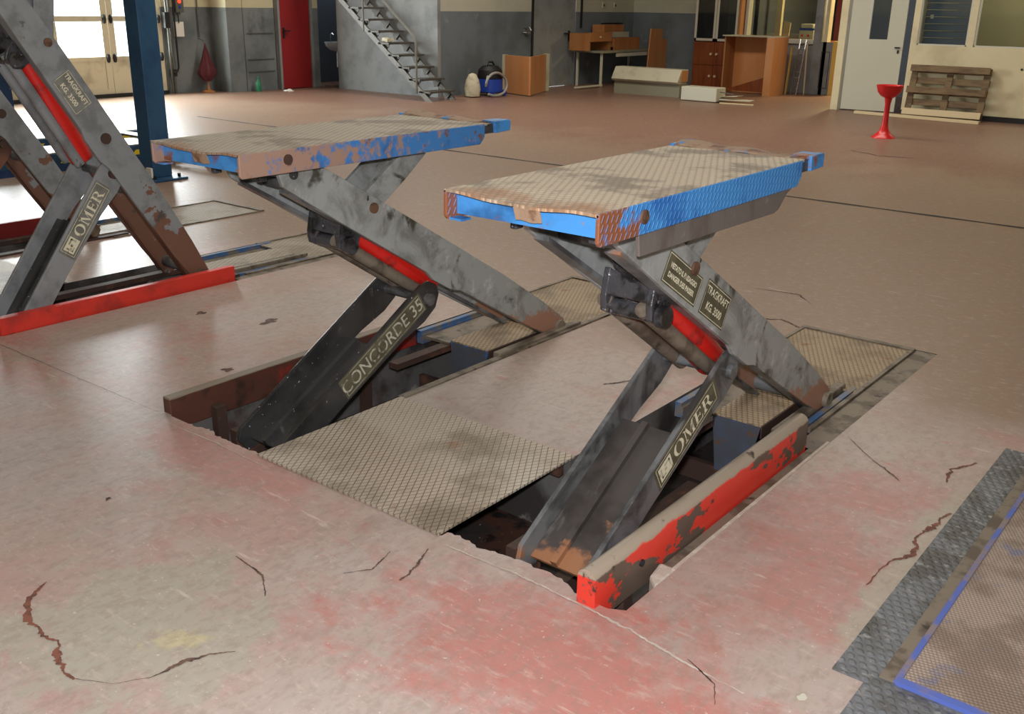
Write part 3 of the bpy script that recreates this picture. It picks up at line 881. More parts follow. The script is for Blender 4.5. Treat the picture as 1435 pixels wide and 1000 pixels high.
# ------------------------------------------------------------------ the scissor lifts
def make_lift(xc, ha, xa, xb, y0, y1, zt, E, angA, Bp, angB, Ct, label, style):
    """one parallelogram car lift.  xc: centre of the arms, ha: half the distance between the long arms,
    xa..xb, y0..y1, zt: platform; E: foot of the long arms; Bp: foot of the short arm; Ct: head of the links"""
    root = thing('scissor_lift', (xc, 2.1, 0), label, 'car lift', 'scissor lifts in the floor pits')
    high = style in ('third', 'fourth')
    mA = m_greyflake if high else m_grey
    # --- long arms
    dA = Vector((0, -math.cos(angA), math.sin(angA)))
    nA = Vector((0, math.sin(angA), math.cos(angA)))
    E3 = Vector((0, E[0], E[1]))

    def A(sv, t):
        p = E3 + dA * sv + nA * t
        return (p.y, p.z)

    LA = 2.06
    outA = [A(-.03, .055), A(-.055, .02), A(-.05, -.03), A(-.02, -.058), A(.2, -.075), A(.86, -.083), A(.92, -.10), A(1.06, -.10), A(1.12, -.083),
            A(1.7, -.074), A(LA - .04, -.062), A(LA, -.03), A(LA, .05), A(LA - .05, .08), A(1.62, .088), A(1.2, .09), A(.6, .09), A(.2, .075)]
    arms = []
    for sx in (1, -1):
        x = xc + sx * ha
        mb = MB().prism(outA, x - .011, x + .011, 'x')
        a_ = mb.build('long_arm', mA, root, bevel=.003)
        arms.append(a_)
        # inward flange along the under edge makes the arm an angle section
        fl_ = MB()
        p0, p1 = E3 + dA * .02 + nA * -.066, E3 + dA * (LA - .08) + nA * -.066
        c = (p0 + p1) / 2
        fl_.obox((x - sx * .03, c.y, c.z), (.028, 0, 0), dA * ((p1 - p0).length / 2), nA * .007)
        fl_.build('arm_flange', m_brownarm if high else m_greydark, a_)
    # cross tubes and slider rollers
    for sv, t, r in ((.03, 0, .035), (.62, 0, .026), (1.86, 0, .028)):
        p = A(sv, t)
        MB().tube((xc - ha + .01, p[0], p[1]), (xc + ha - .01, p[0], p[1]), r).build('cross_tube', m_greydark, root, smooth=True)
    for sx in (1, -1):
        p = A(.0, 0.0)
        MB().tube((xc + sx * (ha + .012), p[0], p[1]), (xc + sx * (ha + .034), p[0], p[1]), .036, 20).build('slider_roller', m_dirtmetal, root, smooth=True)
        p = A(1.56, .045)
        MB().tube((xc + sx * (ha + .010), p[0], p[1]), (xc + sx * (ha + .020), p[0], p[1]), .022, 20).build('pivot_bolt', m_bolt, arms[0 if sx > 0 else 1], smooth=True)
        if high:
            p = A(1.0, .0)
            MB().tube((xc + sx * (ha + .010), p[0], p[1]), (xc + sx * (ha + .018), p[0], p[1]), .03, 20).build('pivot_bolt', m_rustplain, arms[0 if sx > 0 else 1], smooth=True)
    # --- short lower arm: two flanges and a recessed web
    dB = Vector((0, math.cos(angB), math.sin(angB)))
    nB = Vector((0, -math.sin(angB), math.cos(angB)))
    B3 = Vector((0, Bp[0], Bp[1]))

    def B(sv, t):
        p = B3 + dB * sv + nB * t
        return (p.y, p.z)

    LB = 0.95
    mB = {'left': m_blackarm, 'right': m_greydark}.get(style, m_greyplain if style == 'third' else m_brownarm)
    outB = [B(-.06, -.05), B(-.02, -.068), B(.3, -.064), B(.7, -.075), B(.86, -.098), B(.95, -.09), B(1.0, -.05), B(1.01, 0), B(.98, .045), B(.93, .062), B(.3, .058), B(-.03, .056), B(-.07, .02)]
    short = thing_part = None
    sb = MB()
    for sx in (1, -1):
        x = xc + sx * (ha - .026)
        sb.prism(outB, x - .009, x + .009, 'x')
    short = sb.build('short_arm', mB, root, bevel=.003)
    p0, p1 = B3 + dB * -.02 + nB * -.02, B3 + dB * .60 + nB * -.02
    c = (p0 + p1) / 2
    wbm = MB().obox((xc, c.y, c.z), (ha - .036, 0, 0), dB * .31, nB * .006)
    c2 = c + nB * .016
    wbm.obox((xc - .02, c2.y, c2.z), (.012, 0, 0), dB * .31, nB * .012)
    wbm.build('web_plate', m_webdark if style == 'right' else m_blackarm, short)
    for sx in (1, -1):
        p = B(.93, -.02)
        MB().tube((xc + sx * (ha - .017), p[0], p[1]), (xc + sx * (ha + .004), p[0], p[1]), .028, 20).build('joint_bolt', m_rustplain if high else m_greydark, short, smooth=True)
        p = B(-.02, 0)
        MB().tube((xc + sx * (ha - .03), p[0], p[1]), (xc + sx * (ha + .012), p[0], p[1]), .03, 18).build('foot_pin', m_dirtmetal, short, smooth=True)
    p = B(.93, -.02)
    MB().tube((xc - ha, p[0], p[1]), (xc + ha, p[0], p[1]), .022).build('joint_shaft', m_greydark, root, smooth=True)
    # --- upper links
    C0 = A(1.56, .045)
    cv = Vector((0, Ct[0] - C0[0], Ct[1] - C0[1]))
    lc = cv.length
    cv.normalize()
    cn = Vector((0, -cv.z, cv.y))
    for dxk in (ha - .035, -.03):
        pts = []
        for sv, t in ((-.05, -.03), (-.05, .03), (.02, .055), (lc * .6, .055), (lc + .02, .04), (lc + .04, 0), (lc + .02, -.04), (lc * .6, -.05), (.02, -.05)):
            p = Vector((0, C0[0], C0[1])) + cv * sv + cn * t
            pts.append((p.y, p.z))
        MB().prism(pts, xc + dxk - .012, xc + dxk + .012, 'x').build('upper_link', mA, root, bevel=.003)
    # --- hydraulic ram, its grey guard bars and the greasy yoke
    yk = A(1.57, -.13)
    MB().tube((xc - .085, yk[0], yk[1]), (xc + ha - .03, yk[0], yk[1]), .027, 20).build('yoke_shaft', m_black, root, smooth=True)
    ear = MB()
    for dxk in (ha - .06, -.075):
        q = [A(1.53, -.155), A(1.60, -.16), A(1.63, -.12), A(1.66, -.03), A(1.52, -.03), A(1.51, -.12)]
        ear.prism(q, xc + dxk - .012, xc + dxk + .012, 'x')
    q = [A(1.61, -.11), A(1.63, -.11), A(1.655, -.035), A(1.63, -.035)]
    ear.prism(q, xc - .07, xc + ha - .06, 'x')
    ear.build('yoke_bracket', m_black, root, bevel=.004)
    MB().tube((xc + ha - .045, yk[0], yk[1]), (xc + ha - .016, yk[0], yk[1]), .036, 20).build('yoke_collar', m_black, root, smooth=True)
    r0_, r1_ = A(1.52, -.045), A(.93, -.115)
    MB().tube((xc + .02, r0_[0], r0_[1]), (xc + .02, r1_[0], r1_[1]), .062, 24).build('hydraulic_ram', m_redram, root, smooth=True)
    r2_ = A(1.75, -.02)
    MB().tube((xc + .02, r0_[0], r0_[1]), (xc + .02, r2_[0], r2_[1]), .032, 18).build('ram_rod', m_black, root, smooth=True)
    for dxk, t in ((.062, -.128), (-.085, -.12)):
        g0, g1 = A(1.60, t), A(.93, t - .03)
        MB().tube((xc + dxk, g0[0], g0[1]), (xc + dxk, g1[0], g1[1]), .027, 16).build('guard_bar', m_dirtmetal if not high else m_greyflake, root, smooth=True)
    # --- base frame down in the pit
    bf = MB().box(xc - ha - .03, xc - ha + .03, 2.2, 3.5, DEPTH, DEPTH + .06).box(xc + ha - .03, xc + ha + .03, 2.2, 3.5, DEPTH, DEPTH + .06)
    bf.box(xc - ha - .02, xc - ha + .02, Bp[0] - .07, Bp[0] + .07, DEPTH, Bp[1] + .02).box(xc + ha - .02, xc + ha + .02, Bp[0] - .07, Bp[0] + .07, DEPTH, Bp[1] + .02)
    bf.box(xc + ha - .01, xc + ha + .05, E[0] - .9, E[0] + .25, E[1] - .075, E[1] - .045).box(xc - ha - .05, xc - ha + .01, E[0] - .9, E[0] + .25, E[1] - .075, E[1] - .045)
    bf.build('base_frame', m_rustplain, root)
    # --- platform
    mdeck = m_deck if style == 'right' else m_deckd
    mside = m_blue if style == 'right' else m_bluerust

    def deckf(u, v):
        x = xa + (xb - xa) * u
        yv = y0 + (y1 - y0) * v
        lip = max(0.0, 1 - (yv - y0) / .16)
        dz = -.011 * lip * math.exp(-((u - .5) / .30) ** 2) + .0015 * lip * math.sin(u * 17)
        return (x, yv, zt + dz)

    deck = MB().sheet(deckf, 24, 30, .008).build('deck', mdeck, root)
    SD = .086
    sk = MB().prism([(y0, zt - .001), (y1 - .02, zt - .001), (y1 - .02, zt - .055), (y1 - .05, zt - SD), (y0 + .01, zt - SD), (y0, zt - SD + .01)], xb - .008, xb + .004, 'x')
    sk.build('side_skirt', mside, root, bevel=.003)
    sk = MB().prism([(y0, zt - .001), (y1 - .02, zt - .001), (y1 - .02, zt - .055), (y1 - .05, zt - SD), (y0 + .01, zt - SD), (y0, zt - SD + .01)], xa - .004, xa + .008, 'x')
    sk.build('side_skirt', mside, root, bevel=.003)
    MB().box(xa + .008, xb - .008, y0 + .045, y0 + .056, zt - .074, zt - .016).build('front_cross_plate', m_blueflat, root)
    MB().box(xa + .010, xa + .055, y0 + .01, y0 + .05, zt - SD, zt - SD + .006).build('corner_gusset', m_blueflat, root)
    MB().box(xa + .008, xb - .008, y0 + .3, y0 + .32, zt - .074, zt - .01).build('under_rib', m_blackarm, root)
    MB().box(xa + .008, xb - .008, y1 - .12, y1 - .10, zt - .074, zt - .01).build('under_rib', m_blackarm, root)
    wx = xb - xa
    tb = MB().sheet(lambda u, v: (xa + wx * (.47 + .17 * u), y0 + .004 + .012 * v, zt - .014 - .035 * v + .002 * math.sin(u * 8)), 6, 3, .006)
    tb.build('bent_tab', m_tabrust, root)
    bo = MB().tube((xb + .003, y0 + .21, zt - .038), (xb + .010, y0 + .21, zt - .038), .019, 22)
    bo.build('skirt_boss', m_bolt if style == 'right' else m_rustplain, root, smooth=True)
    # rear roll-off stop: raised curl at the left, hinge block at the right
    def flapf(u, v):
        x = xa + .01 + (wx - .06) * u
        h_ = .016 * (1 - u) ** 0.8 + .002
        return (x, y1 - .01 + .15 * v * (1 - .15 * u), zt + .004 + h_ * math.sin(math.pi * min(1, v * 1.05)) - .010 * v + .004 * math.sin(u * 13))
    MB().sheet(flapf, 14, 8, .006).build('rear_stop', m_tabrust, root, smooth=True)
    hg = MB().prism([(y1 + .045, zt + .006), (y1 + .15, zt + .008), (y1 + .16, zt - .002), (y1 + .158, zt - .042), (y1 + .05, zt - .046)], xb - .018, xb + .006, 'x')
    hg.box(xb - .075, xb - .018, y1 + .05, y1 + .15, zt - .002, zt + .006)
    hg.build('hinge_block', m_blueflat, root, bevel=.004)
    MB().box(xb - .02, xb - .006, y1 - .03, y1 + .05, zt - .045, zt - .004).build('hinge_pin_plate', m_blackarm, root)
    hg = MB().box(xa - .004, xa + .015, y1 - .02, y1 + .12, zt - .045, zt + .008)
    hg.build('hinge_block', m_blueflat, root, bevel=.004)
    # pivot lugs below the platform front
    T = A(LA - .06, 0)
    for sx in (1, -1):
        x = xc + sx * (ha - .03)
        MB().prism([(T[0] - .06, zt - .07), (T[0] + .08, zt - .07), (T[0] + .03, T[1] - .035), (T[0] - .03, T[1] - .035)], x - .009, x + .009, 'x').build('pivot_lug', m_blackarm, root)
    MB().tube((xc - ha - .016, T[0], T[1]), (xc + ha + .016, T[0], T[1]), .02).build('pivot_shaft', m_blackarm, root, smooth=True)
    for dxk in (-ha + .02, ha - .02):
        MB().box(xc + dxk - .012, xc + dxk + .012, T[0] - .14, T[0] - .105, zt - .125, zt - .07).build('stop_block', m_black, root, bevel=.004)
    if style == 'right':
        pl = [(y0 + .21, zt - .080), (y1 - .04, zt - .080), (y1 - .10, zt - .105), (y1 - .155, zt - .150), (y1 - .19, zt - .158), (y0 + .22, zt - .150)]
        MB().prism(pl, xb - .020, xb - .008, 'x').build('steel_apron', m_skirt, root, bevel=.002)
    # --- lettering
    xr = xc + ha + .011
    if style in ('right', 'third'):
        R_, U_ = -dA, nA
        a0 = E3 + dA * (1.44 if style == 'right' else 1.40) + nA * -.062
        plate = MB()
        mm = m_olive if style == 'right' else m_greydecal
        quad_into(plate, 0, .21, 0, .118, (xr, a0.y, a0.z), R_, U_)
        if style == 'right':
            b0 = E3 + dA * 1.74 + nA * -.060
            quad_into(plate, 0, .26, 0, .10, (xr, b0.y, b0.z), R_, U_)
        plate.build('label_plate', mm, arms[0])
        tx = MB()
        text_into(tx, 'TRAGKRAFT', .036, (xr, (a0 + nA * .075 - dA * .105).y, (a0 + nA * .075 - dA * .105).z), R_, U_, align='CENTER', sx=.92, bold=.0006)
        p = a0 + nA * .026 - dA * .105
        text_into(tx, 'KG. 3500', .036, (xr, p.y, p.z), R_, U_, align='CENTER', sx=.95, bold=.0008)
        frame_into(tx, .20, .108, .0022, (xr, (a0 + nA * .005 - dA * .005).y, (a0 + nA * .005 - dA * .005).z), R_, U_)
        if style == 'right':
            p = b0 + nA * .056 - dA * .13
            text_into(tx, 'VIETATO IL PASSAGGIO', .023, (xr, p.y, p.z), R_, U_, align='CENTER', sx=.82, bold=.0008)
            p = b0 + nA * .026 - dA * .13
            text_into(tx, 'DANGER DES PASSER', .023, (xr, p.y, p.z), R_, U_, align='CENTER', sx=.92, bold=.0008)
            p = b0 + nA * .005 - dA * .005
            frame_into(tx, .25, .09, .0022, (xr, p.y, p.z), R_, U_)
        tx.build('lettering', m_letter, arms[0])
    xq = xc + ha - .017
    if style in ('right', 'third'):
        s0, w_ = (.40, .42) if style == 'right' else (.42, .42)
        b0 = B3 + dB * s0 + nB * -.048
        plate = MB()
        quad_into(plate, -.012, w_ + .012, -.008, .096, (xq, b0.y, b0.z), dB, nB)
        plate.build('label_plate', m_olive if style == 'right' else m_greydecal, short)
        tx = MB()
        p = b0 + nB * .014 + dB * .115
        serif_into(tx, 'OMER', .060, (xq, p.y, p.z), dB, nB, wide=1.22)
        p = b0
        frame_into(tx, w_, .088, .0024, (xq, p.y, p.z), dB, nB)
        quad_into(tx, .012, .095, .012, .076, (xq, p.y, p.z), dB, nB, lift=.0013)
        tx.build('lettering', m_letter, short)
        lg = MB()      # the maker's square emblem: an angular mark on a pale block
        for a in ((.022, .05, .022, .03), (.022, .03, .022, .066), (.05, .085, .056, .066), (.078, .086, .03, .066), (.045, .06, .036, .05)):
            quad_into(lg, a[0], a[1], a[2], a[3], (xq, p.y, p.z), dB, nB, lift=.0018)
        lg.build('emblem', m_letterw, short)
    if style == 'left':
        b0 = B3 + dB * .34 + nB * -.046
        plate = MB()
        quad_into(plate, -.01, .56, -.008, .096, (xq, b0.y, b0.z), dB, nB)
        plate.build('label_plate', m_olive, short)
        tx = MB()
        p = b0 + nB * .014 + dB * .27
        text_into(tx, 'CONCORDE 35', .088, (xq, p.y, p.z), dB, nB, align='CENTER', sx=.92, bold=.0004)
        frame_into(tx, .55, .088, .002, (xq, b0.y, b0.z), dB, nB)
        tx.build('lettering', m_letterw, short)
    return root


RAD = math.radians
make_lift(-1.595, .155, -1.84, -1.33, 2.02, 3.27, 1.163, (4.04, .025), RAD(31.2), (2.30, -.045), RAD(30.8), (3.02, 1.075),
          'blue scissor car lift with steel apron, nearest on the right, lettered OMER', 'right')
make_lift(-3.105, .155, -3.39, -2.865, 2.10, 3.43, 1.142, (4.12, .02), RAD(30.4), (2.33, -.075), RAD(30.5), (3.11, 1.05),
          'rusty blue scissor car lift lettered CONCORDE 35, left of the cover plate', 'left')
make_lift(-5.30, .17, -5.56, -5.04, 2.05, 3.38, 1.95, (3.42, .06), RAD(58.9), (2.36, -.01), RAD(53), (2.72, 1.86),
          'grey flaking scissor lift raised high behind the long bright red rail', 'third')
make_lift(-6.85, .17, -7.10, -6.58, 2.05, 3.38, 1.95, (3.60, .06), RAD(58.9), (2.50, -.01), RAD(53), (2.90, 1.86),
          'brown and grey raised scissor lift at the left picture edge, behind the bright red rail', 'fourth')

# ------------------------------------------------------------------ pit covers, rear plates and rails
cv_ = thing('pit_cover_plate', (-2.42, 2.48, 0), 'large diamond chequered steel cover plate between the two blue lifts', 'floor plate', 'pit cover plates')
MB().sheet(lambda u, v: (-2.885 + .935 * u, 2.10 + .775 * v, .010 - .012 * max(0, u - .85) * 0), 4, 4, .008).build('plate', m_cover, cv_)
MB().box(-2.87, -1.97, 2.13, 2.16, -.06, .002).box(-2.87, -1.97, 2.80, 2.83, -.06, .002).build('bearer', m_rustplain, cv_)
cv2 = thing('pit_cover_plate', (-2.42 + DX, 2.48, 0), 'chequered cover plate by the left picture edge, between the raised lifts', 'floor plate', 'pit cover plates')
MB().box(-2.885 + DX, -1.95 + DX, 2.10, 2.875, .002, .010).build('plate', m_cover, cv2)
MB().box(-2.87 + DX, -1.97 + DX, 2.13, 2.16, -.06, .002).build('bearer', m_rustplain, cv2)


def rear_plate(x0, x1, t0, t1, ys_, yt, label, mt, blue_left=False):
    """fixed rear cover with two slots for the sliding arms and a stepped tongue between them"""
    r_ = thing('rear_cover', ((x0 + x1) / 2, 4.5, 0), label, 'floor plate', 'rear pit covers')
    MB().box(x0 + .01, x1 - .01, yt, 5.02, -.006, .004).build('plate', mt, r_)
    edge = MB().box(x0, x1, 5.02, 5.055, -.01, .012).box(x0, x0 + .02, yt, 5.02, -.01, .010).box(x1 - .02, x1, ys_ + .1, 5.02, -.01, .008)
    edge.build('frame', m_dirtmetal, r_)
    tn = MB().box(t0, t1, ys_, yt, -.006, .006)
    tn.build('tongue', m_tread if mt is m_tread else mt, r_)
    fr_ = MB().prism([(t0, .0), (t1, .0), (t1 - .05, -.25), (t0 + .03, -.25)], ys_ - .004, ys_ + .004, 'y')
    fr_.build('tongue_front', m_bluedirty, r_)
    MB().box(t1, t1 + .006, ys_, yt, -.05, .004).build('tongue_edge', m_rustplain, r_)
    # rail tube at the right slot, blue frame strips at both sides
    rl = MB().box(t1 + .055, t1 + .10, ys_ - .03, yt + .03, -.03, .022)
    rl.build('slot_rail', m_dirtmetal, r_, bevel=.006)
    MB().box(t1 + .10, t1 + .12, ys_, yt + .03, -.05, -.004).build('slot_liner', m_blackarm, r_)
    MB().box(x1 - .055, x1 - .03, ys_ + .05, yt + .05, -.04, .006).build('edge_strip', m_bluestrip, r_)
    MB().box(x0 + .02, x0 + .05, ys_, yt + .1, -.06, .008).box(x0 + .05, x0 + .06, ys_, yt, -.06, -.01).build('edge_strip', m_bluestrip, r_)
    MB().box(x0 + .07, t0 - .02, ys_ + .01, yt, -.03, -.015).build('slot_floor', m_dirtmetal, r_)
    MB().box(x0 + .01, x1 - .01, ys_ + .02, ys_ + .05, DEPTH, -.25).build('bearer', m_rustplain, r_)
    return r_


rear_plate(-1.955, -1.355, -1.75, -1.53, 3.62, 4.27, 'sand coloured rear cover plate and tongue behind the nearest right lift', m_tread)
rear_plate(-3.50, -2.875, -3.24, -2.99, 3.60, 4.24, 'worn rear cover plate and blue edged tongue behind the rusty left lift', m_tread)
rear_plate(-5.70, -5.08, -5.50, -5.27, 3.62, 4.27, 'slotted rear cover plate behind the end of the bright red rail', m_tread_far)
rear_plate(-7.25, -6.60, -7.02, -6.80, 3.62, 4.27, 'furthest slotted rear cover plate with angled far end', m_tread_far)

# guard rails
def rail(x0, x1, y0, y1, z0, z1, mat, label, rounded, posts=(), inner=None):
    t = thing('guard_rail', ((x0 + x1) / 2, (y0 + y1) / 2, 0), label, 'rail', 'red rails beside the pits')
    w = x1 - x0
    if rounded:
        out = [(x0, z0), (x1, z0), (x1, z1 - w * .5)] + hull_pts(((x0 + x1) / 2, z1 - w * .5), w * .5, 0.0, math.pi, 10)[1:] + [(x0, z0 + .01)]
    else:
        out = [(x0, z0), (x1, z0), (x1, z1), (x0, z1)]
    bar = MB().prism(out, y0, y1, 'y').build('rail_bar', mat, t, bevel=.004, smooth=rounded)
    for (px_, py_) in posts:
        MB().box(px_ - .02, px_ + .02, py_ - .025, py_ + .025, DEPTH, z0 + .06).build('rail_post', m_rustplain, t)
    return t


rr = rail(-1.388, -1.325, 2.085, 3.60, -.055, .118, m_redrail, 'worn red guard rail with rounded top beside the OMER lift', True, ((-1.36, 2.30), (-1.36, 3.3)))
MB().tube((-1.327, 2.34, .035), (-1.319, 2.34, .035), .012, 14).build('bolt_hole', m_black0, rr)
rail(-3.535, -3.485, 2.12, 3.60, -.075, .070, m_redbrown, 'rusty red-brown guard rail along the left side of the CONCORDE lift pit', False, ((-3.45, 2.33), (-3.46, 3.2)))
rr = rail(-5.075, -5.03, 2.15, 3.60, -.02, .088, m_redclean, 'clean bright red guard rail lying along the floor beside the raised grey lift', False, ((-5.07, 2.6), (-5.07, 3.3)))
MB().box(-5.03, -5.02, 2.15, 2.48, .0, .088).build('rail_end_plate', m_redclean, rr)
rail(-7.30, -7.255, 2.15, 3.60, -.03, .085, m_reddark, 'dark red guard rail at the left picture edge behind the raised lifts', False, ((-7.25, 2.6),))

# kerb pieces around the right pit
kb = thing('pit_kerb', (-1.29, 3.0, 0), 'dark steel angle kerb in the recess right of the worn red rail', 'kerb')
MB().box(-1.318, -1.255, 2.42, 3.64, -.07, -.03).build('ledge', m_dirtmetal, kb)
MB().box(-1.262, -1.25, 2.42, 3.66, -.07, .003).build('upright', m_scrape, kb)
ch = MB()
ch.prism([(-1.25, 2.30), (-1.25, 2.44), (-1.315, 2.44), (-1.30, 2.35)], -.14, -.004, 'z')
tag(ch.build('concrete_chunk', m_scrape, bevel=.01), 'broken pale concrete lump at the front end of the right pit kerb', 'rubble')
MB().box(-1.352, -1.25, 3.66, 5.07, -.05, -.003).build('side_strip', m_dirtmetal, kb)
k2 = thing('pit_kerb', (-2.89, 3.7, 0), 'long narrow grey kerb along the right side of the CONCORDE lift pit', 'kerb')
MB().box(-2.908, -2.872, 2.88, 4.6, -.04, .006).build('kerb_strip', m_dirtmetal, k2)
MB().box(-2.915, -2.90, 2.88, 3.6, -.16, -.04).build('kerb_face', m_rustplain, k2)
MB().box(-5.085, -5.01, 3.62, 5.07, -.05, -.002).build('kerb_strip', m_dirtmetal, tag(thing('pit_kerb', (-5.05, 4.3, 0), 'grey edge strip beside the rear cover behind the bright red rail', 'kerb')))

# ------------------------------------------------------------------ steel ramp in the lower right corner
rp = thing('floor_ramp', (0.3, 3.2, 0), 'flat steel ramp plate with blue edge in the lower right corner', 'ramp')
MB().box(-.685, -.535, 2.26, 4.06, -.004, .006).build('edge_plate', m_steelplate, rp)
MB().box(-.538, -.522, 2.30, 4.10, -.004, .016).build('blue_edge', m_blueedge, rp)
MB().box(-.522, 1.2, 2.32, 4.10, -.004, .012).build('ramp_deck', m_ramp, rp)
MB().box(-.575, -.538, 2.30, 4.06, -.004, .010).build('dirt_strip', m_dirtmetal, rp)
MB().box(-.53, 1.2, 2.295, 2.32, -.004, .018).build('blue_edge', m_blueedge, rp)
MB().box(-.60, 1.2, 1.9, 2.295, -.004, .005).build('front_plate', m_steelplate, rp)

# ------------------------------------------------------------------ two-post lift and drive-on lift on the left
for (x, y, mt, lab) in ((-8.60, 5.36, m_postblue, 'blue square post of the two-post lift, in front of the folding door'),
                        (-11.70, 5.42, m_postdark, 'dark blue lift post at the left picture edge')):
    p = thing('lift_post', (x, y, 0), lab, 'lift post', 'two-post lift columns')
    MB().box(x - .105, x + .105, y - .10, y + .10, .02, 2.9).build('column', mt, p, bevel=.008)
    MB().box(x - .20, x + .24, y - .18, y + .18, 0, .022).build('base_plate', mt, p, bevel=.004)
    for dx_, dy_ in ((.17, .13), (.17, -.13), (-.15, -.13)):
        MB().tube((x + dx_, y + dy_, .02), (x + dx_, y + dy_, .055), .016, 10).build('anchor_bolt', m_black0, p)
MB_ = MB().box(-8.56, -8.48, 5.225, 5.245, .03, .12)
tag(MB_.build('paper_tag', m_paper), 'torn white paper tag at the foot of the blue lift post', 'tag')
for x0, lab in ((-10.2, 'near blue runway of the low drive-on lift, yellow hazard marks'), (-11.3, 'far blue runway of the low drive-on lift')):
    t = thing('lift_runway', (x0 + .28, 5.2, 0), lab, 'runway', 'drive-on lift runways')
    MB().box(x0, x0 + .56, 3.3, 6.6, .03, .17).build('runway_beam', m_teal, t, bevel=.006)
    MB().box(x0 + .03, x0 + .53, 3.32, 6.58, .17, .178).build('runway_deck', m_rad, t)
    MB().prism([(6.6, .17), (7.3, .01), (7.3, .0), (6.6, .03)], x0 + .02, x0 + .54, 'x').build('drive_on_flap', m_teal, t)
    MB().box(x0 + .54, x0 + .60, 3.3, 6.6, .0, .06).build('foot_beam', m_postdark, t)
    for k in range(12):
        y = 3.4 + k * .26
        MB().prism([(y, .075), (y + .11, .075), (y + .16, .125), (y + .05, .125)], x0 + .56, x0 + .564, 'x').build('hazard_stripe', m_hazy, t)
t = thing('cross_beam', (-10.1, 6.2, 0), 'thin steel cable cover lying between the blue lift posts', 'cable cover')
MB().box(-11.5, -8.75, 6.1, 6.25, .18, .20).build('cover_strip', m_dirtmetal, t)
MB().box(-11.45, -11.35, 6.1, 6.25, 0, .18).box(-8.9, -8.8, 6.1, 6.25, 0, .18).build('support', m_dirtmetal, t)

# ------------------------------------------------------------------ things along the left wall
pp = thing('wall_conduit', (-16.18, 10.65, 0), 'bundle of dark pipes and cables beside the folding door', 'pipe')
MB().path([(-16.15, 10.62, 0), (-16.15, 10.62, 1.5), (-16.15, 10.62, 3.0)], .025).build('pipe', m_pipe, pp, smooth=True)
MB().path([(-16.12, 10.70, 3.0), (-16.12, 10.70, .45), (-16.12, 10.67, .38), (-16.12, 10.58, .36)], .016).build('pipe', m_black0, pp, smooth=True)
MB().path([(-16.13, 10.55, .02), (-16.13, 10.56, 1.0), (-16.13, 10.54, 2.2)], .02).build('pipe', m_pipe, pp, smooth=True)
MB().box(-16.2, -16.10, 10.50, 10.60, 1.12, 1.38).build('junction_box', m_black0, pp)
MB().box(-16.2, -16.12, 10.56, 10.66, .30, .42).build('valve', m_black0, pp)
MB().path([(-16.17, 11.22, 3.0), (-16.17, 11.22, .95)], .012).build('pipe', m_pipe, pp)
ct = thing('control_box', (-16.17, 10.81, 1.45), 'small grey control box with glowing red button on the left wall', 'control box')
MB().box(-16.2, -16.10, 10.74, 10.90, 1.38, 1.66).build('housing', m_pipe, ct, bevel=.005)
MB().tube((-16.10, 10.81, 1.56), (-16.075, 10.81, 1.56), .03, 14).build('button', m_redlamp, ct)
MB().tube((-16.10, 10.82, 1.47), (-16.085, 10.82, 1.47), .022, 14).build('button', m_vacblue, ct)
MB().path([(-16.14, 10.78, 1.38), (-16.13, 10.79, 1.28), (-16.14, 10.80, 1.20)], .01).build('cable', m_black0, ct)
tag(MB().box(-16.2, -16.15, 10.72, 10.90, .97, 1.22).build('notice', m_paper, bevel=.004), 'white paper notice holder below the control box', 'notice')
um = thing('parasol', (-16.0, 11.20, 0), 'folded dark red parasol hanging beside the pillar', 'parasol')
mb = MB()
prof = [(.004, .86), (.02, .80), (.07, .62), (.13, .45), (.165, .34), (.12, .27), (.06, .20), (.015, .19)]
vs, fs, n = [], [], 24
for r_, z in prof[::-1]:
    for i in range(n):
        t_ = 2 * math.pi * i / n
        k = 1 + .22 * math.cos(6 * t_)
        vs.append((-16.0 + r_ * k * math.cos(t_) * .55, 11.20 + r_ * k * math.sin(t_), z))
for k in range(len(prof) - 1):
    for i in range(n):
        fs.append((k * n + i, k * n + (i + 1) % n, (k + 1) * n + (i + 1) % n, (k + 1) * n + i))
mb.add(vs, fs).build('canopy', m_cloth, um, smooth=True)
MB().tube((-16.0, 11.20, .0), (-16.0, 11.20, .25), .014, 10).build('pole', m_wood2, um)
MB().path([(-16.0, 11.20, .84), (-16.05, 11.21, .90), (-16.2, 11.22, .93)], .008).build('hook', m_chrome, um)
MB().lathe([(.12, 0), (.12, .02), (.04, .05), (.018, .12)], (-16.0, 11.20, 0), 16).build('foot', m_wood2, um, smooth=True)
gb = thing('bottle', (-15.55, 11.98, 0), 'green plastic bottle on the floor by the pillar', 'bottle')
MB().lathe([(.045, 0), (.05, .02), (.05, .15), (.02, .2), (.018, .24)], (-15.55, 11.98, 0), 16).build('body', m_greenb, gb, smooth=True)
MB().lathe([(.02, .24), (.02, .265)], (-15.55, 11.98, 0), 12).build('cap', m_greenb, gb)
rg = MB().sheet(lambda u, v: (-15.3 + .12 * u, 12.35 + .16 * v, .012 + .03 * math.sin(3.1 * u) * math.sin(3.1 * v) + .01 * math.sin(9 * u + 4 * v)), 8, 8, .01)
tag(rg.build('rag', m_paper, smooth=True), 'crumpled white rag on the floor before the grey wall', 'rag')
ba = thing('wash_basin', (-15.62, 14.02, .36), 'white wash basin with tap in the dark washroom', 'basin')
mb = MB()
mb.lathe([(.06, 0), (.16, .03), (.23, .10), (.25, .17), (.25, .18), (.22, .17), (.18, .08), (.02, .05)], (-15.62, 14.02, .66), 24)
mb.build('bowl', m_porc, ba, smooth=True)
MB().path([(-15.80, 14.02, .82), (-15.80, 14.02, .98), (-15.76, 14.02, 1.0), (-15.72, 14.02, .97)], .012).build('tap', m_chrome, ba, smooth=True)
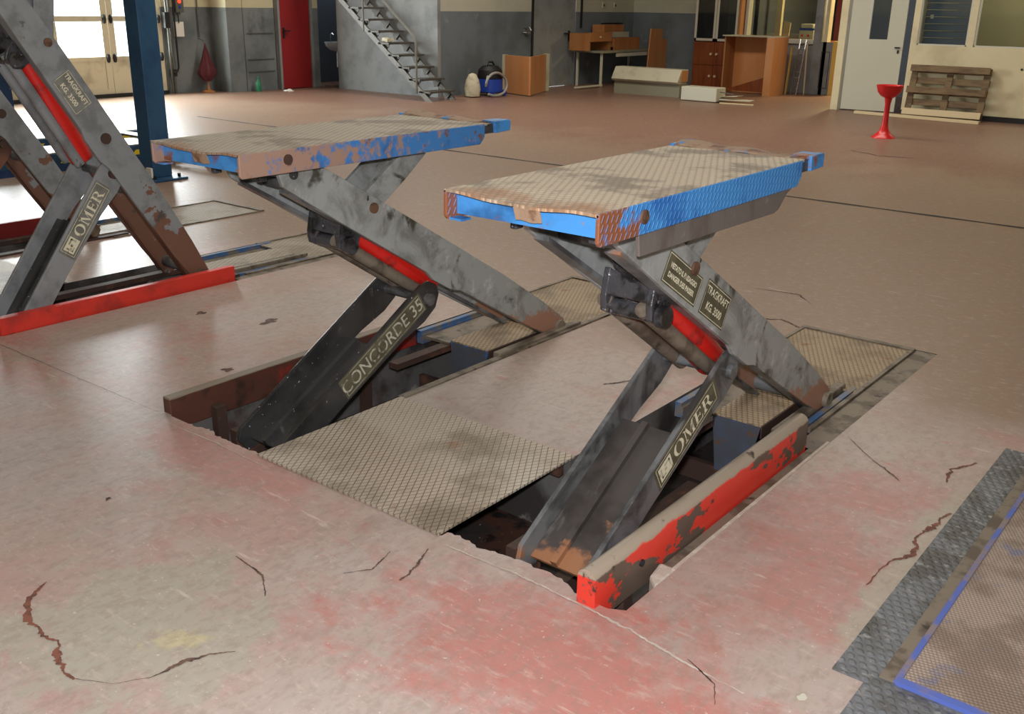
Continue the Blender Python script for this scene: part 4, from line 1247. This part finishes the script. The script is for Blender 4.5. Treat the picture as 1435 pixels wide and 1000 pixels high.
MB().tube((-15.62, 14.02, .66), (-15.62, 14.02, .36), .018).path([(-15.62, 14.02, .42), (-15.62, 14.08, .36), (-15.62, 14.2, .40)], .018).build('drain_pipe', m_chrome, ba, smooth=True)

# ------------------------------------------------------------------ staircase
st = thing('staircase', (-13.0, 13.2, 0), 'open grey steel staircase with tube handrails climbing to the left', 'staircase')
dXs, dZs, X0s, Z0s = -.245, .193, -12.17, .15
NST = 16
for yv, nm in ((12.9, 'stringer'), (13.5, 'stringer')):
    xe, ze = X0s + dXs * (NST), Z0s + dZs * (NST)
    MB().prism([(X0s + .17, .0), (X0s + .02, .0), (xe - .12, ze - .14), (xe + .02, ze - .14)], yv - .02, yv + .02, 'y').build(nm, m_stringer if yv < 13 else m_stair, st)
for k in range(NST):
    x, z = X0s + dXs * k, Z0s + dZs * k
    MB().box(x - .13, x + .13, 12.88, 13.52, z - .015, z + .015).build('tread', m_stair, st)
    for yv in (12.94, 13.46):
        MB().prism([(x - .11, z - .015), (x + .11, z - .015), (x - .02, z - .15), (x - .06, z - .15)], yv - .006, yv + .006, 'y').build('tread_bracket', m_stair, st)
yv = 12.88
x0_, x1_ = X0s - .19, X0s + dXs * 14
MB().path([(x0_, yv, .12), (x0_, yv, .98), (x0_ - .05, yv, 1.07), (x1_, yv, .99 + (x0_ - x1_) * .193 / .245)], .020).build('handrail', m_stringer, st, smooth=True)
for k in (6, 11):
    x = X0s + dXs * k
    MB().tube((x, yv, Z0s + dZs * k - .2), (x, yv, .99 + (x0_ - x) * .193 / .245), .016).build('baluster', m_stringer, st, smooth=True)
z_ = Z0s + dZs * 4
rb = MB().sheet(lambda u, v: (X0s + dXs * 4 - .08 + .14 * u, 12.92 + .16 * v, z_ + .087 + .012 * math.sin(5 * u + 3 * v)), 5, 5, .055)
tag(rb.build('folded_cloth', m_bag), 'small folded cream cloth lying on a stair tread', 'cloth')

# ------------------------------------------------------------------ vacuum cleaner, bag and boards by the grey door
vc = thing('vacuum_cleaner', (-12.15, 14.6, 0), 'blue drum vacuum cleaner with black top and coiled grey hose', 'vacuum cleaner')
c = (-12.15, 14.62, 0)
MB().lathe([(.20, .06), (.23, .08), (.235, .30), (.22, .31)], c, 28).build('drum', m_vacblue, vc, smooth=True)
MB().lathe([(.235, .31), (.24, .34), (.22, .46), (.15, .53), (.03, .55)], c, 28).build('motor_head', m_black0, vc, smooth=True)
MB().path([(c[0], c[1] - .12, .53), (c[0], c[1] - .06, .60), (c[0], c[1] + .06, .60), (c[0], c[1] + .12, .53)], .018).build('handle', m_black0, vc, smooth=True)
for dx_, dy_ in ((.17, .17), (.17, -.17), (-.17, .17), (-.17, -.17)):
    MB().tube((c[0] + dx_ * 1.1 - .02, c[1] + dy_ * 1.1, .055), (c[0] + dx_ * 1.1 + .02, c[1] + dy_ * 1.1, .055), .055, 16).build('castor', m_vacblue if dx_ > 0 else m_black0, vc, smooth=True)
hp = []
for i in range(30):
    t_ = i / 29
    a_ = -2.2 + t_ * 5.4
    hp.append((c[0] + .30 + .02 * math.sin(9 * t_), c[1] - .20 + .36 * math.cos(a_) * (1 - .2 * t_), .23 + .20 * math.sin(a_)))
hp.append((c[0] + .15, c[1] - .25, .36))
MB().path(hp, .022).build('hose', m_hose, vc, smooth=True)
mb = MB().lathe([(.02, 0), (.13, .02), (.15, .15), (.12, .30), (.07, .40), (.02, .42)], (-12.15, 14.12, 0), 18)
tag(mb.build('dust_sack', m_bag, smooth=True), 'lumpy cream sack standing left of the blue vacuum cleaner', 'sack')
bd = thing('cabinet_carcass', (-11.8, 15.5, 0), 'orange laminate cabinet carcass standing on the floor by the grey door', 'cabinet')
A0, B0, C0_ = Vector((-12.28, 15.20, 0)), Vector((-11.50, 14.98, 0)), Vector((-11.98, 16.12, 0))
e1, e2 = (B0 - A0), (C0_ - B0)
for p_, q_, nm in ((A0, B0, 'side_panel'), (B0, C0_, 'side_panel')):
    d_ = (q_ - p_)
    n_ = Vector((-d_.y, d_.x, 0)).normalized() * .011
    MB().obox((p_ + q_) / 2 + n_ + Vector((0, 0, .36)), d_ / 2, n_, (0, 0, .345)).build(nm, m_wood, bd, bevel=.003)
for p_, d_ in ((A0, e1), (C0_, e2)):
    MB().obox(p_ + Vector((-.02, .04, .36)), (.03, 0, 0), (0, .05, 0), (0, 0, .35)).build('edge_post', m_rad, bd)
tp = thing('wall_tap', (-12.56, 16.2, 1.1), 'small metal tap and bracket on the grey wall left of the steel door', 'tap')
MB().path([(-12.6, 16.22, 1.18), (-12.48, 16.22, 1.18), (-12.44, 16.22, 1.12)], .02).build('spout', m_chrome, tp)
MB().box(-12.6, -12.57, 16.12, 16.34, 1.08, 1.11).box(-12.6, -12.5, 16.18, 16.26, 1.06, 1.09).build('bracket', m_chrome, tp)
# bench with drawers and boards
tb = thing('work_table', (-12.1, 18.8, 0), 'grey work table with white tube legs against the dark grey wall', 'table')
MB().box(-12.55, -11.75, 17.75, 20.0, .68, .72).build('table_top', m_radside, tb, bevel=.004)
for x, y in ((-11.85, 17.85), (-11.85, 19.85), (-12.45, 17.85), (-12.45, 19.85)):
    MB().box(x - .02, x + .02, y - .02, y + .02, 0, .68).build('leg', m_white, tb)
MB().box(-11.80, -11.76, 18.3, 19.5, .60, .67).build('apron', m_white, tb)
MB().box(-11.85, -11.80, 16.9, 17.85, .03, .06).build('foot_bar', m_white, tb)
dw = thing('drawer_unit', (-12.2, 18.0, .72), 'light wooden drawer box at the left end of the work table', 'drawer')
MB().box(-12.5, -12.0, 17.6, 18.4, .92, 1.06).box(-12.5, -12.0, 17.6, 17.64, .72, .92).box(-12.5, -12.45, 17.64, 18.36, .72, .92).box(-12.5, -12.0, 18.36, 18.4, .72, .92).build('carcass', m_wood2, dw)
MB().box(-12.0, -11.975, 17.6, 18.4, .90, 1.08).build('drawer_front', m_wood2, dw)
MB().tube((-11.975, 17.95, .99), (-11.95, 17.95, .99), .02, 12).build('knob', m_white, dw, smooth=True)
dw = thing('drawer_unit', (-12.15, 18.9, .72), 'wooden drawer lying beside the leaning board on the work table', 'drawer')
MB().box(-12.45, -11.95, 18.45, 19.4, .74, .78).box(-12.45, -11.95, 18.45, 18.48, .74, .96).box(-12.45, -11.95, 19.37, 19.4, .74, .96).build('tray', m_wood2, dw)
MB().box(-11.95, -11.93, 18.42, 19.43, .72, .97).build('drawer_front', m_wood2, dw)
dw = thing('drawer_unit', (-12.3, 18.75, .97), 'wooden box with grey front stacked on the lying drawer', 'drawer')
MB().box(-12.5, -12.1, 18.43, 19.2, .97, 1.03).box(-12.5, -12.2, 18.43, 19.2, 1.03, 1.22).build('box', m_wood2, dw)
MB().box(-12.1, -12.08, 18.42, 19.22, .97, 1.08).build('front_strip', m_rad, dw)
mb = MB().prism([(19.42, .27), (20.35, .25), (20.32, .92), (20.02, .93), (19.98, 1.14), (19.5, 1.15)], -11.72, -11.69, 'x')
tag(mb.build('wooden_board', m_wood, bevel=.003), 'notched orange wooden board leaning against the work table', 'board')
sr = thing('wall_rail', (-12.58, 19.3, 1.2), 'dark narrow shelf rail on the blue-grey wall above the table', 'rail')
MB().box(-12.6, -12.55, 18.9, 19.7, 1.22, 1.25).build('rail', m_black0, sr)
MB().box(-12.6, -12.56, 18.1, 18.13, 1.15, 1.9).build('upright', m_black0, sr)
# switches
for y, lab in ((18.95, 'light switch on the cream wall above the table, left of two'), (19.4, 'light switch on the cream wall above the table, right of two')):
    t = thing('light_switch', (-12.59, y, 1.55), lab, 'switch', 'wall switches')
    MB().box(-12.6, -12.575, y - .04, y + .04, 1.55, 1.67).build('plate', m_rad, t)
    MB().box(-12.575, -12.565, y - .015, y + .015, 1.585, 1.63).build('rocker', m_black0, t)

# radiators / ducts on the floor
rd = thing('panel_radiator', (-10.2, 17.0, 0), 'long cream casing lying on top of a grey box on the floor', 'casing')
MB().prism([(16.86, .28), (16.9, .24), (17.2, .24), (17.25, .50), (17.0, .50)], -10.95, -9.48, 'x').build('cream_casing', m_rad, rd, bevel=.006)
MB().box(-10.93, -9.48, 16.95, 17.25, .0, .24).build('lower_box', m_radside, rd)
MB().box(-9.48, -9.465, 16.98, 17.22, .28, .48).build('end_cap', m_wood, rd)
rd = thing('white_casing', (-8.9, 16.6, 0), 'white metal casing lying on the floor right of the long cream casing', 'casing')
MB().box(-9.22, -8.50, 16.55, 16.9, .01, .25).build('casing', m_white, rd, bevel=.012)
MB().obox((-8.2, 16.75, .06), (.28, .05, 0), (-.02, .12, 0), (0, 0, .006)).build('loose_sheet', m_white, rd)
MB().obox((-8.35, 16.80, .11), (.20, -.03, .02), (.01, .10, 0), (0, 0, .006)).build('loose_sheet', m_rad, rd)
MB().obox((-8.36, 16.68, .17), (.14, 0, -.01), (0, .012, 0), (0, 0, .006)).build('loose_strip', m_pipe, rd)
tag(MB().obox((-8.1, 16.55, .012), (.30, .06, 0), (-.01, .02, 0), (0, 0, .01)).build('timber_strip', m_plank), 'thin white strip on the floor before the beech shelf carcass', 'strip')

# cherry cabinet with glazed doors
cb = thing('display_cabinet', (-10.2, 19.85, 0), 'cherry wood cabinet with white framed glass doors above', 'cabinet')
MB().box(-10.72, -9.72, 19.65, 20.12, 0, .92).box(-10.72, -10.69, 19.65, 20.12, .92, 2.1).box(-9.75, -9.72, 19.65, 20.12, .92, 2.1).box(-10.72, -9.72, 20.09, 20.12, .92, 2.1).box(-10.72, -9.72, 19.65, 20.12, 2.1, 2.13).build('carcass', m_cherry, cb)
for x0_, x1_ in ((-10.71, -10.225), (-10.215, -9.73)):
    for z0_, z1_ in ((.02, .45), (.46, .90)):
        d_ = MB().box(x0_, x1_, 19.63, 19.65, z0_, z1_).build('door', m_cherry, cb, bevel=.003)
        kx = x1_ - .06 if x0_ < -10.5 else x0_ + .06
        MB().tube((kx, 19.63, (z0_ + z1_) / 2), (kx, 19.60, (z0_ + z1_) / 2), .026, 14).build('knob', m_plank, d_, smooth=True)
    gd = MB().box(x0_, x0_ + .05, 19.62, 19.65, .94, 2.08).box(x1_ - .05, x1_, 19.62, 19.65, .94, 2.08).box(x0_, x1_, 19.62, 19.65, .94, .99).box(x0_, x1_, 19.62, 19.65, 2.03, 2.08).build('glass_door', m_stringwhite, cb)
    MB().box(x0_ + .05, x1_ - .05, 19.632, 19.638, .99, 2.03).build('pane', g_cab, gd)
MB().box(-10.69, -9.75, 19.68, 20.09, 1.45, 1.47).build('shelf', m_cherry, cb)
MB().box(-10.0, -9.82, 19.70, 19.72, 1.05, 1.75).build('papers', m_paper, cb)
tag(MB().box(-9.71, -9.67, 19.60, 19.85, 0, 2.6).build('door_board', m_wood2), 'tall orange-brown panel right of the cherry cabinet', 'panel')
tag(MB().box(-10.92, -10.80, 20.1, 20.2, .85, 2.2).build('wall_duct', m_rad, bevel=.005), 'cream vertical duct on the wall left of the cherry cabinet', 'duct')
# beech carcass in front of the office window
sc_ = thing('shelf_carcass', (-9.0, 19.0, 0), 'open beech shelf carcass standing before the office window', 'cabinet')
MB().box(-9.55, -9.52, 18.75, 19.2, 0, 1.08).build('side_panel', m_wood2, sc_)
MB().box(-8.44, -8.41, 18.55, 19.2, 0, 1.08).build('side_panel', m_wood, sc_)
MB().box(-8.56, -8.44, 18.55, 18.60, 0, 1.08).build('front_stile', m_wood, sc_)
MB().box(-9.52, -8.44, 19.17, 19.2, .0, 1.08).build('back_panel', m_wood, sc_)
MB().box(-9.55, -8.41, 18.65, 19.2, 1.08, 1.10).build('top_panel', m_rad, sc_)
MB().prism([(-9.5, .05), (-8.56, .05), (-8.56, .36)], 18.75, 18.78, 'y').build('kick_panel', m_cherry, sc_)
ld = thing('ladder', (-8.3, 19.5, 0), 'narrow aluminium ladder leaning beside the beech carcass', 'ladder')
for dx_ in (0, .12):
    MB().obox((-8.36 + dx_, 19.55, .52), (.010, 0, 0), (0, .012, 0), (0, .12, .52)).build('stile', m_chrome, ld)
for k in range(9):
    z = .1 + k * .108
    MB().tube((-8.36, 19.55 + (z - .52) * .23, z), (-8.24, 19.55 + (z - .52) * .23, z), .009, 8).build('rung', m_chrome, ld)
tag(MB().obox((-8.18, 19.62, .5), (.012, 0, .0), (0, .008, 0), (-.04, .05, .5)).build('batten', m_plank), 'thin pale batten leaning right of the ladder', 'batten')
tag(MB().obox((-8.40, 19.33, .45), (.008, 0, 0), (0, .03, 0), (.01, .03, .45)).build('batten', m_yellow), 'yellow batten leaning behind the beech carcass edge', 'batten')
mc = thing('coffee_machine', (-8.45, 20.3, 1.03), 'white appliance with dark band behind the office window', 'appliance')
MB().box(-8.62, -8.32, 20.15, 20.4, 1.0, 1.20).build('body', m_white, mc, bevel=.01)
MB().box(-8.62, -8.32, 20.145, 20.16, 1.20, 1.235).build('band', m_vacblue, mc)
MB().box(-8.60, -8.34, 20.15, 20.4, 1.235, 1.32).build('lid', m_white, mc, bevel=.02)
MB().tube((-8.55, 20.15, 1.1), (-8.55, 20.135, 1.1), .025, 12).tube((-8.42, 20.15, 1.1), (-8.42, 20.135, 1.1), .025, 12).build('dial', m_redram, mc)
dk = thing('office_desk', (-8.8, 20.4, 0), 'dark counter inside the office below the window', 'desk')
MB().box(-9.6, -8.05, 20.02, 20.7, .96, 1.0).build('top', m_cherry, dk)
MB().box(-9.6, -9.5, 20.1, 20.7, 0, .96).box(-8.15, -8.05, 20.1, 20.7, 0, .96).build('pedestal', m_cherry, dk)
tag(MB().obox((-9.05, 20.5, 1.18), (.07, .0, -.01), (0, .012, 0), (.01, 0, .16)).build('document_folder', m_plank), 'pale folder standing behind the office window', 'folder')
tag(MB().box(-8.98, -8.86, 22.9, 23.1, 0, 2.4).build('red_cloth_strip', m_cloth), 'dark red upright strip deep inside the office', 'strip')
tag(MB().box(-9.45, -9.33, 20.8, 20.9, 1.0, 2.4).build('curtain_strip', m_creamwall), 'cream upright strip inside the office window', 'strip')

# pallet, plank, red stool
pa = thing('pallet', (-4.7, 16.95, 0), 'weathered wooden pallet leaning against the cream partition', 'pallet')
lean = Vector((0, .17, .76)).normalized()
pn = Vector((0, -lean.z, lean.y))
PO = Vector((-5.30, 16.88, .02))


def pbox(a0, a1, b0, b1, c0, c1, nm, mt=m_pallet):
    c = PO + Vector(((a0 + a1) / 2, 0, 0)) + lean * ((b0 + b1) / 2) + pn * ((c0 + c1) / 2)
    MB().obox(c, ((a1 - a0) / 2, 0, 0), lean * ((b1 - b0) / 2), pn * ((c1 - c0) / 2)).build(nm, mt, pa, bevel=.003)


for b0 in (.0, .345, .68):
    pbox(0, 1.2, b0, b0 + .10, .10, .122, 'bottom_board', m_plank if b0 == 0 else m_pallet)
for a0 in (0, .55, 1.1):
    for b0 in (.0, .345, .68):
        pbox(a0 + .005, a0 + .095, b0 + .005, b0 + .095, .022, .10, 'block', m_wood if b0 == .345 else m_pallet)
    pbox(a0, a0 + .10, 0, .78, .0, .022, 'stringer_board')
for b0 in (.0, .17, .34, .51, .68):
    pbox(0, 1.2, b0, b0 + .10, -.022, 0, 'top_board')
tag(MB().obox((-5.03, 16.60, .025), (1.0, -.10, 0), (.004, .04, 0), (0, 0, .022)).build('plank', m_plank), 'long pale plank lying on the floor before the pallet', 'plank')
sl = thing('pedestal_stool', (-4.55, 13.79, 0), 'red plastic pedestal stool with bowl seat and flared foot', 'stool')
MB().lathe([(.155, 0), (.15, .012), (.10, .05), (.06, .10), (.042, .17)], (-4.55, 13.79, 0), 28).build('foot', m_stool, sl, smooth=True)
MB().lathe([(.042, .17), (.035, .30), (.036, .44), (.05, .52)], (-4.55, 13.79, 0), 24).build('stem', m_stool, sl, smooth=True)
MB().lathe([(.05, .52), (.11, .55), (.15, .60), (.17, .67), (.175, .685), (.165, .68), (.14, .63), (.03, .60)], (-4.55, 13.79, 0), 30).build('bowl_seat', m_stool, sl, smooth=True)
# notices and lock marks on the partition
lk = thing('wall_lock', (-3.62, 17.09, .95), 'black lock plate on the cream partition right of the pallet', 'lock')
MB().box(-3.66, -3.61, 17.085, 17.10, .96, 1.05).build('plate', m_black0, lk)
MB().tube((-3.70, 17.10, .80), (-3.70, 17.085, .80), .016, 12).build('keyhole', m_black0, lk)
tag(MB().box(-5.22, -5.17, 17.28, 17.285, 1.50, 1.56).build('sticker', m_paper), 'small white sticker on the blue-grey blind', 'sticker')
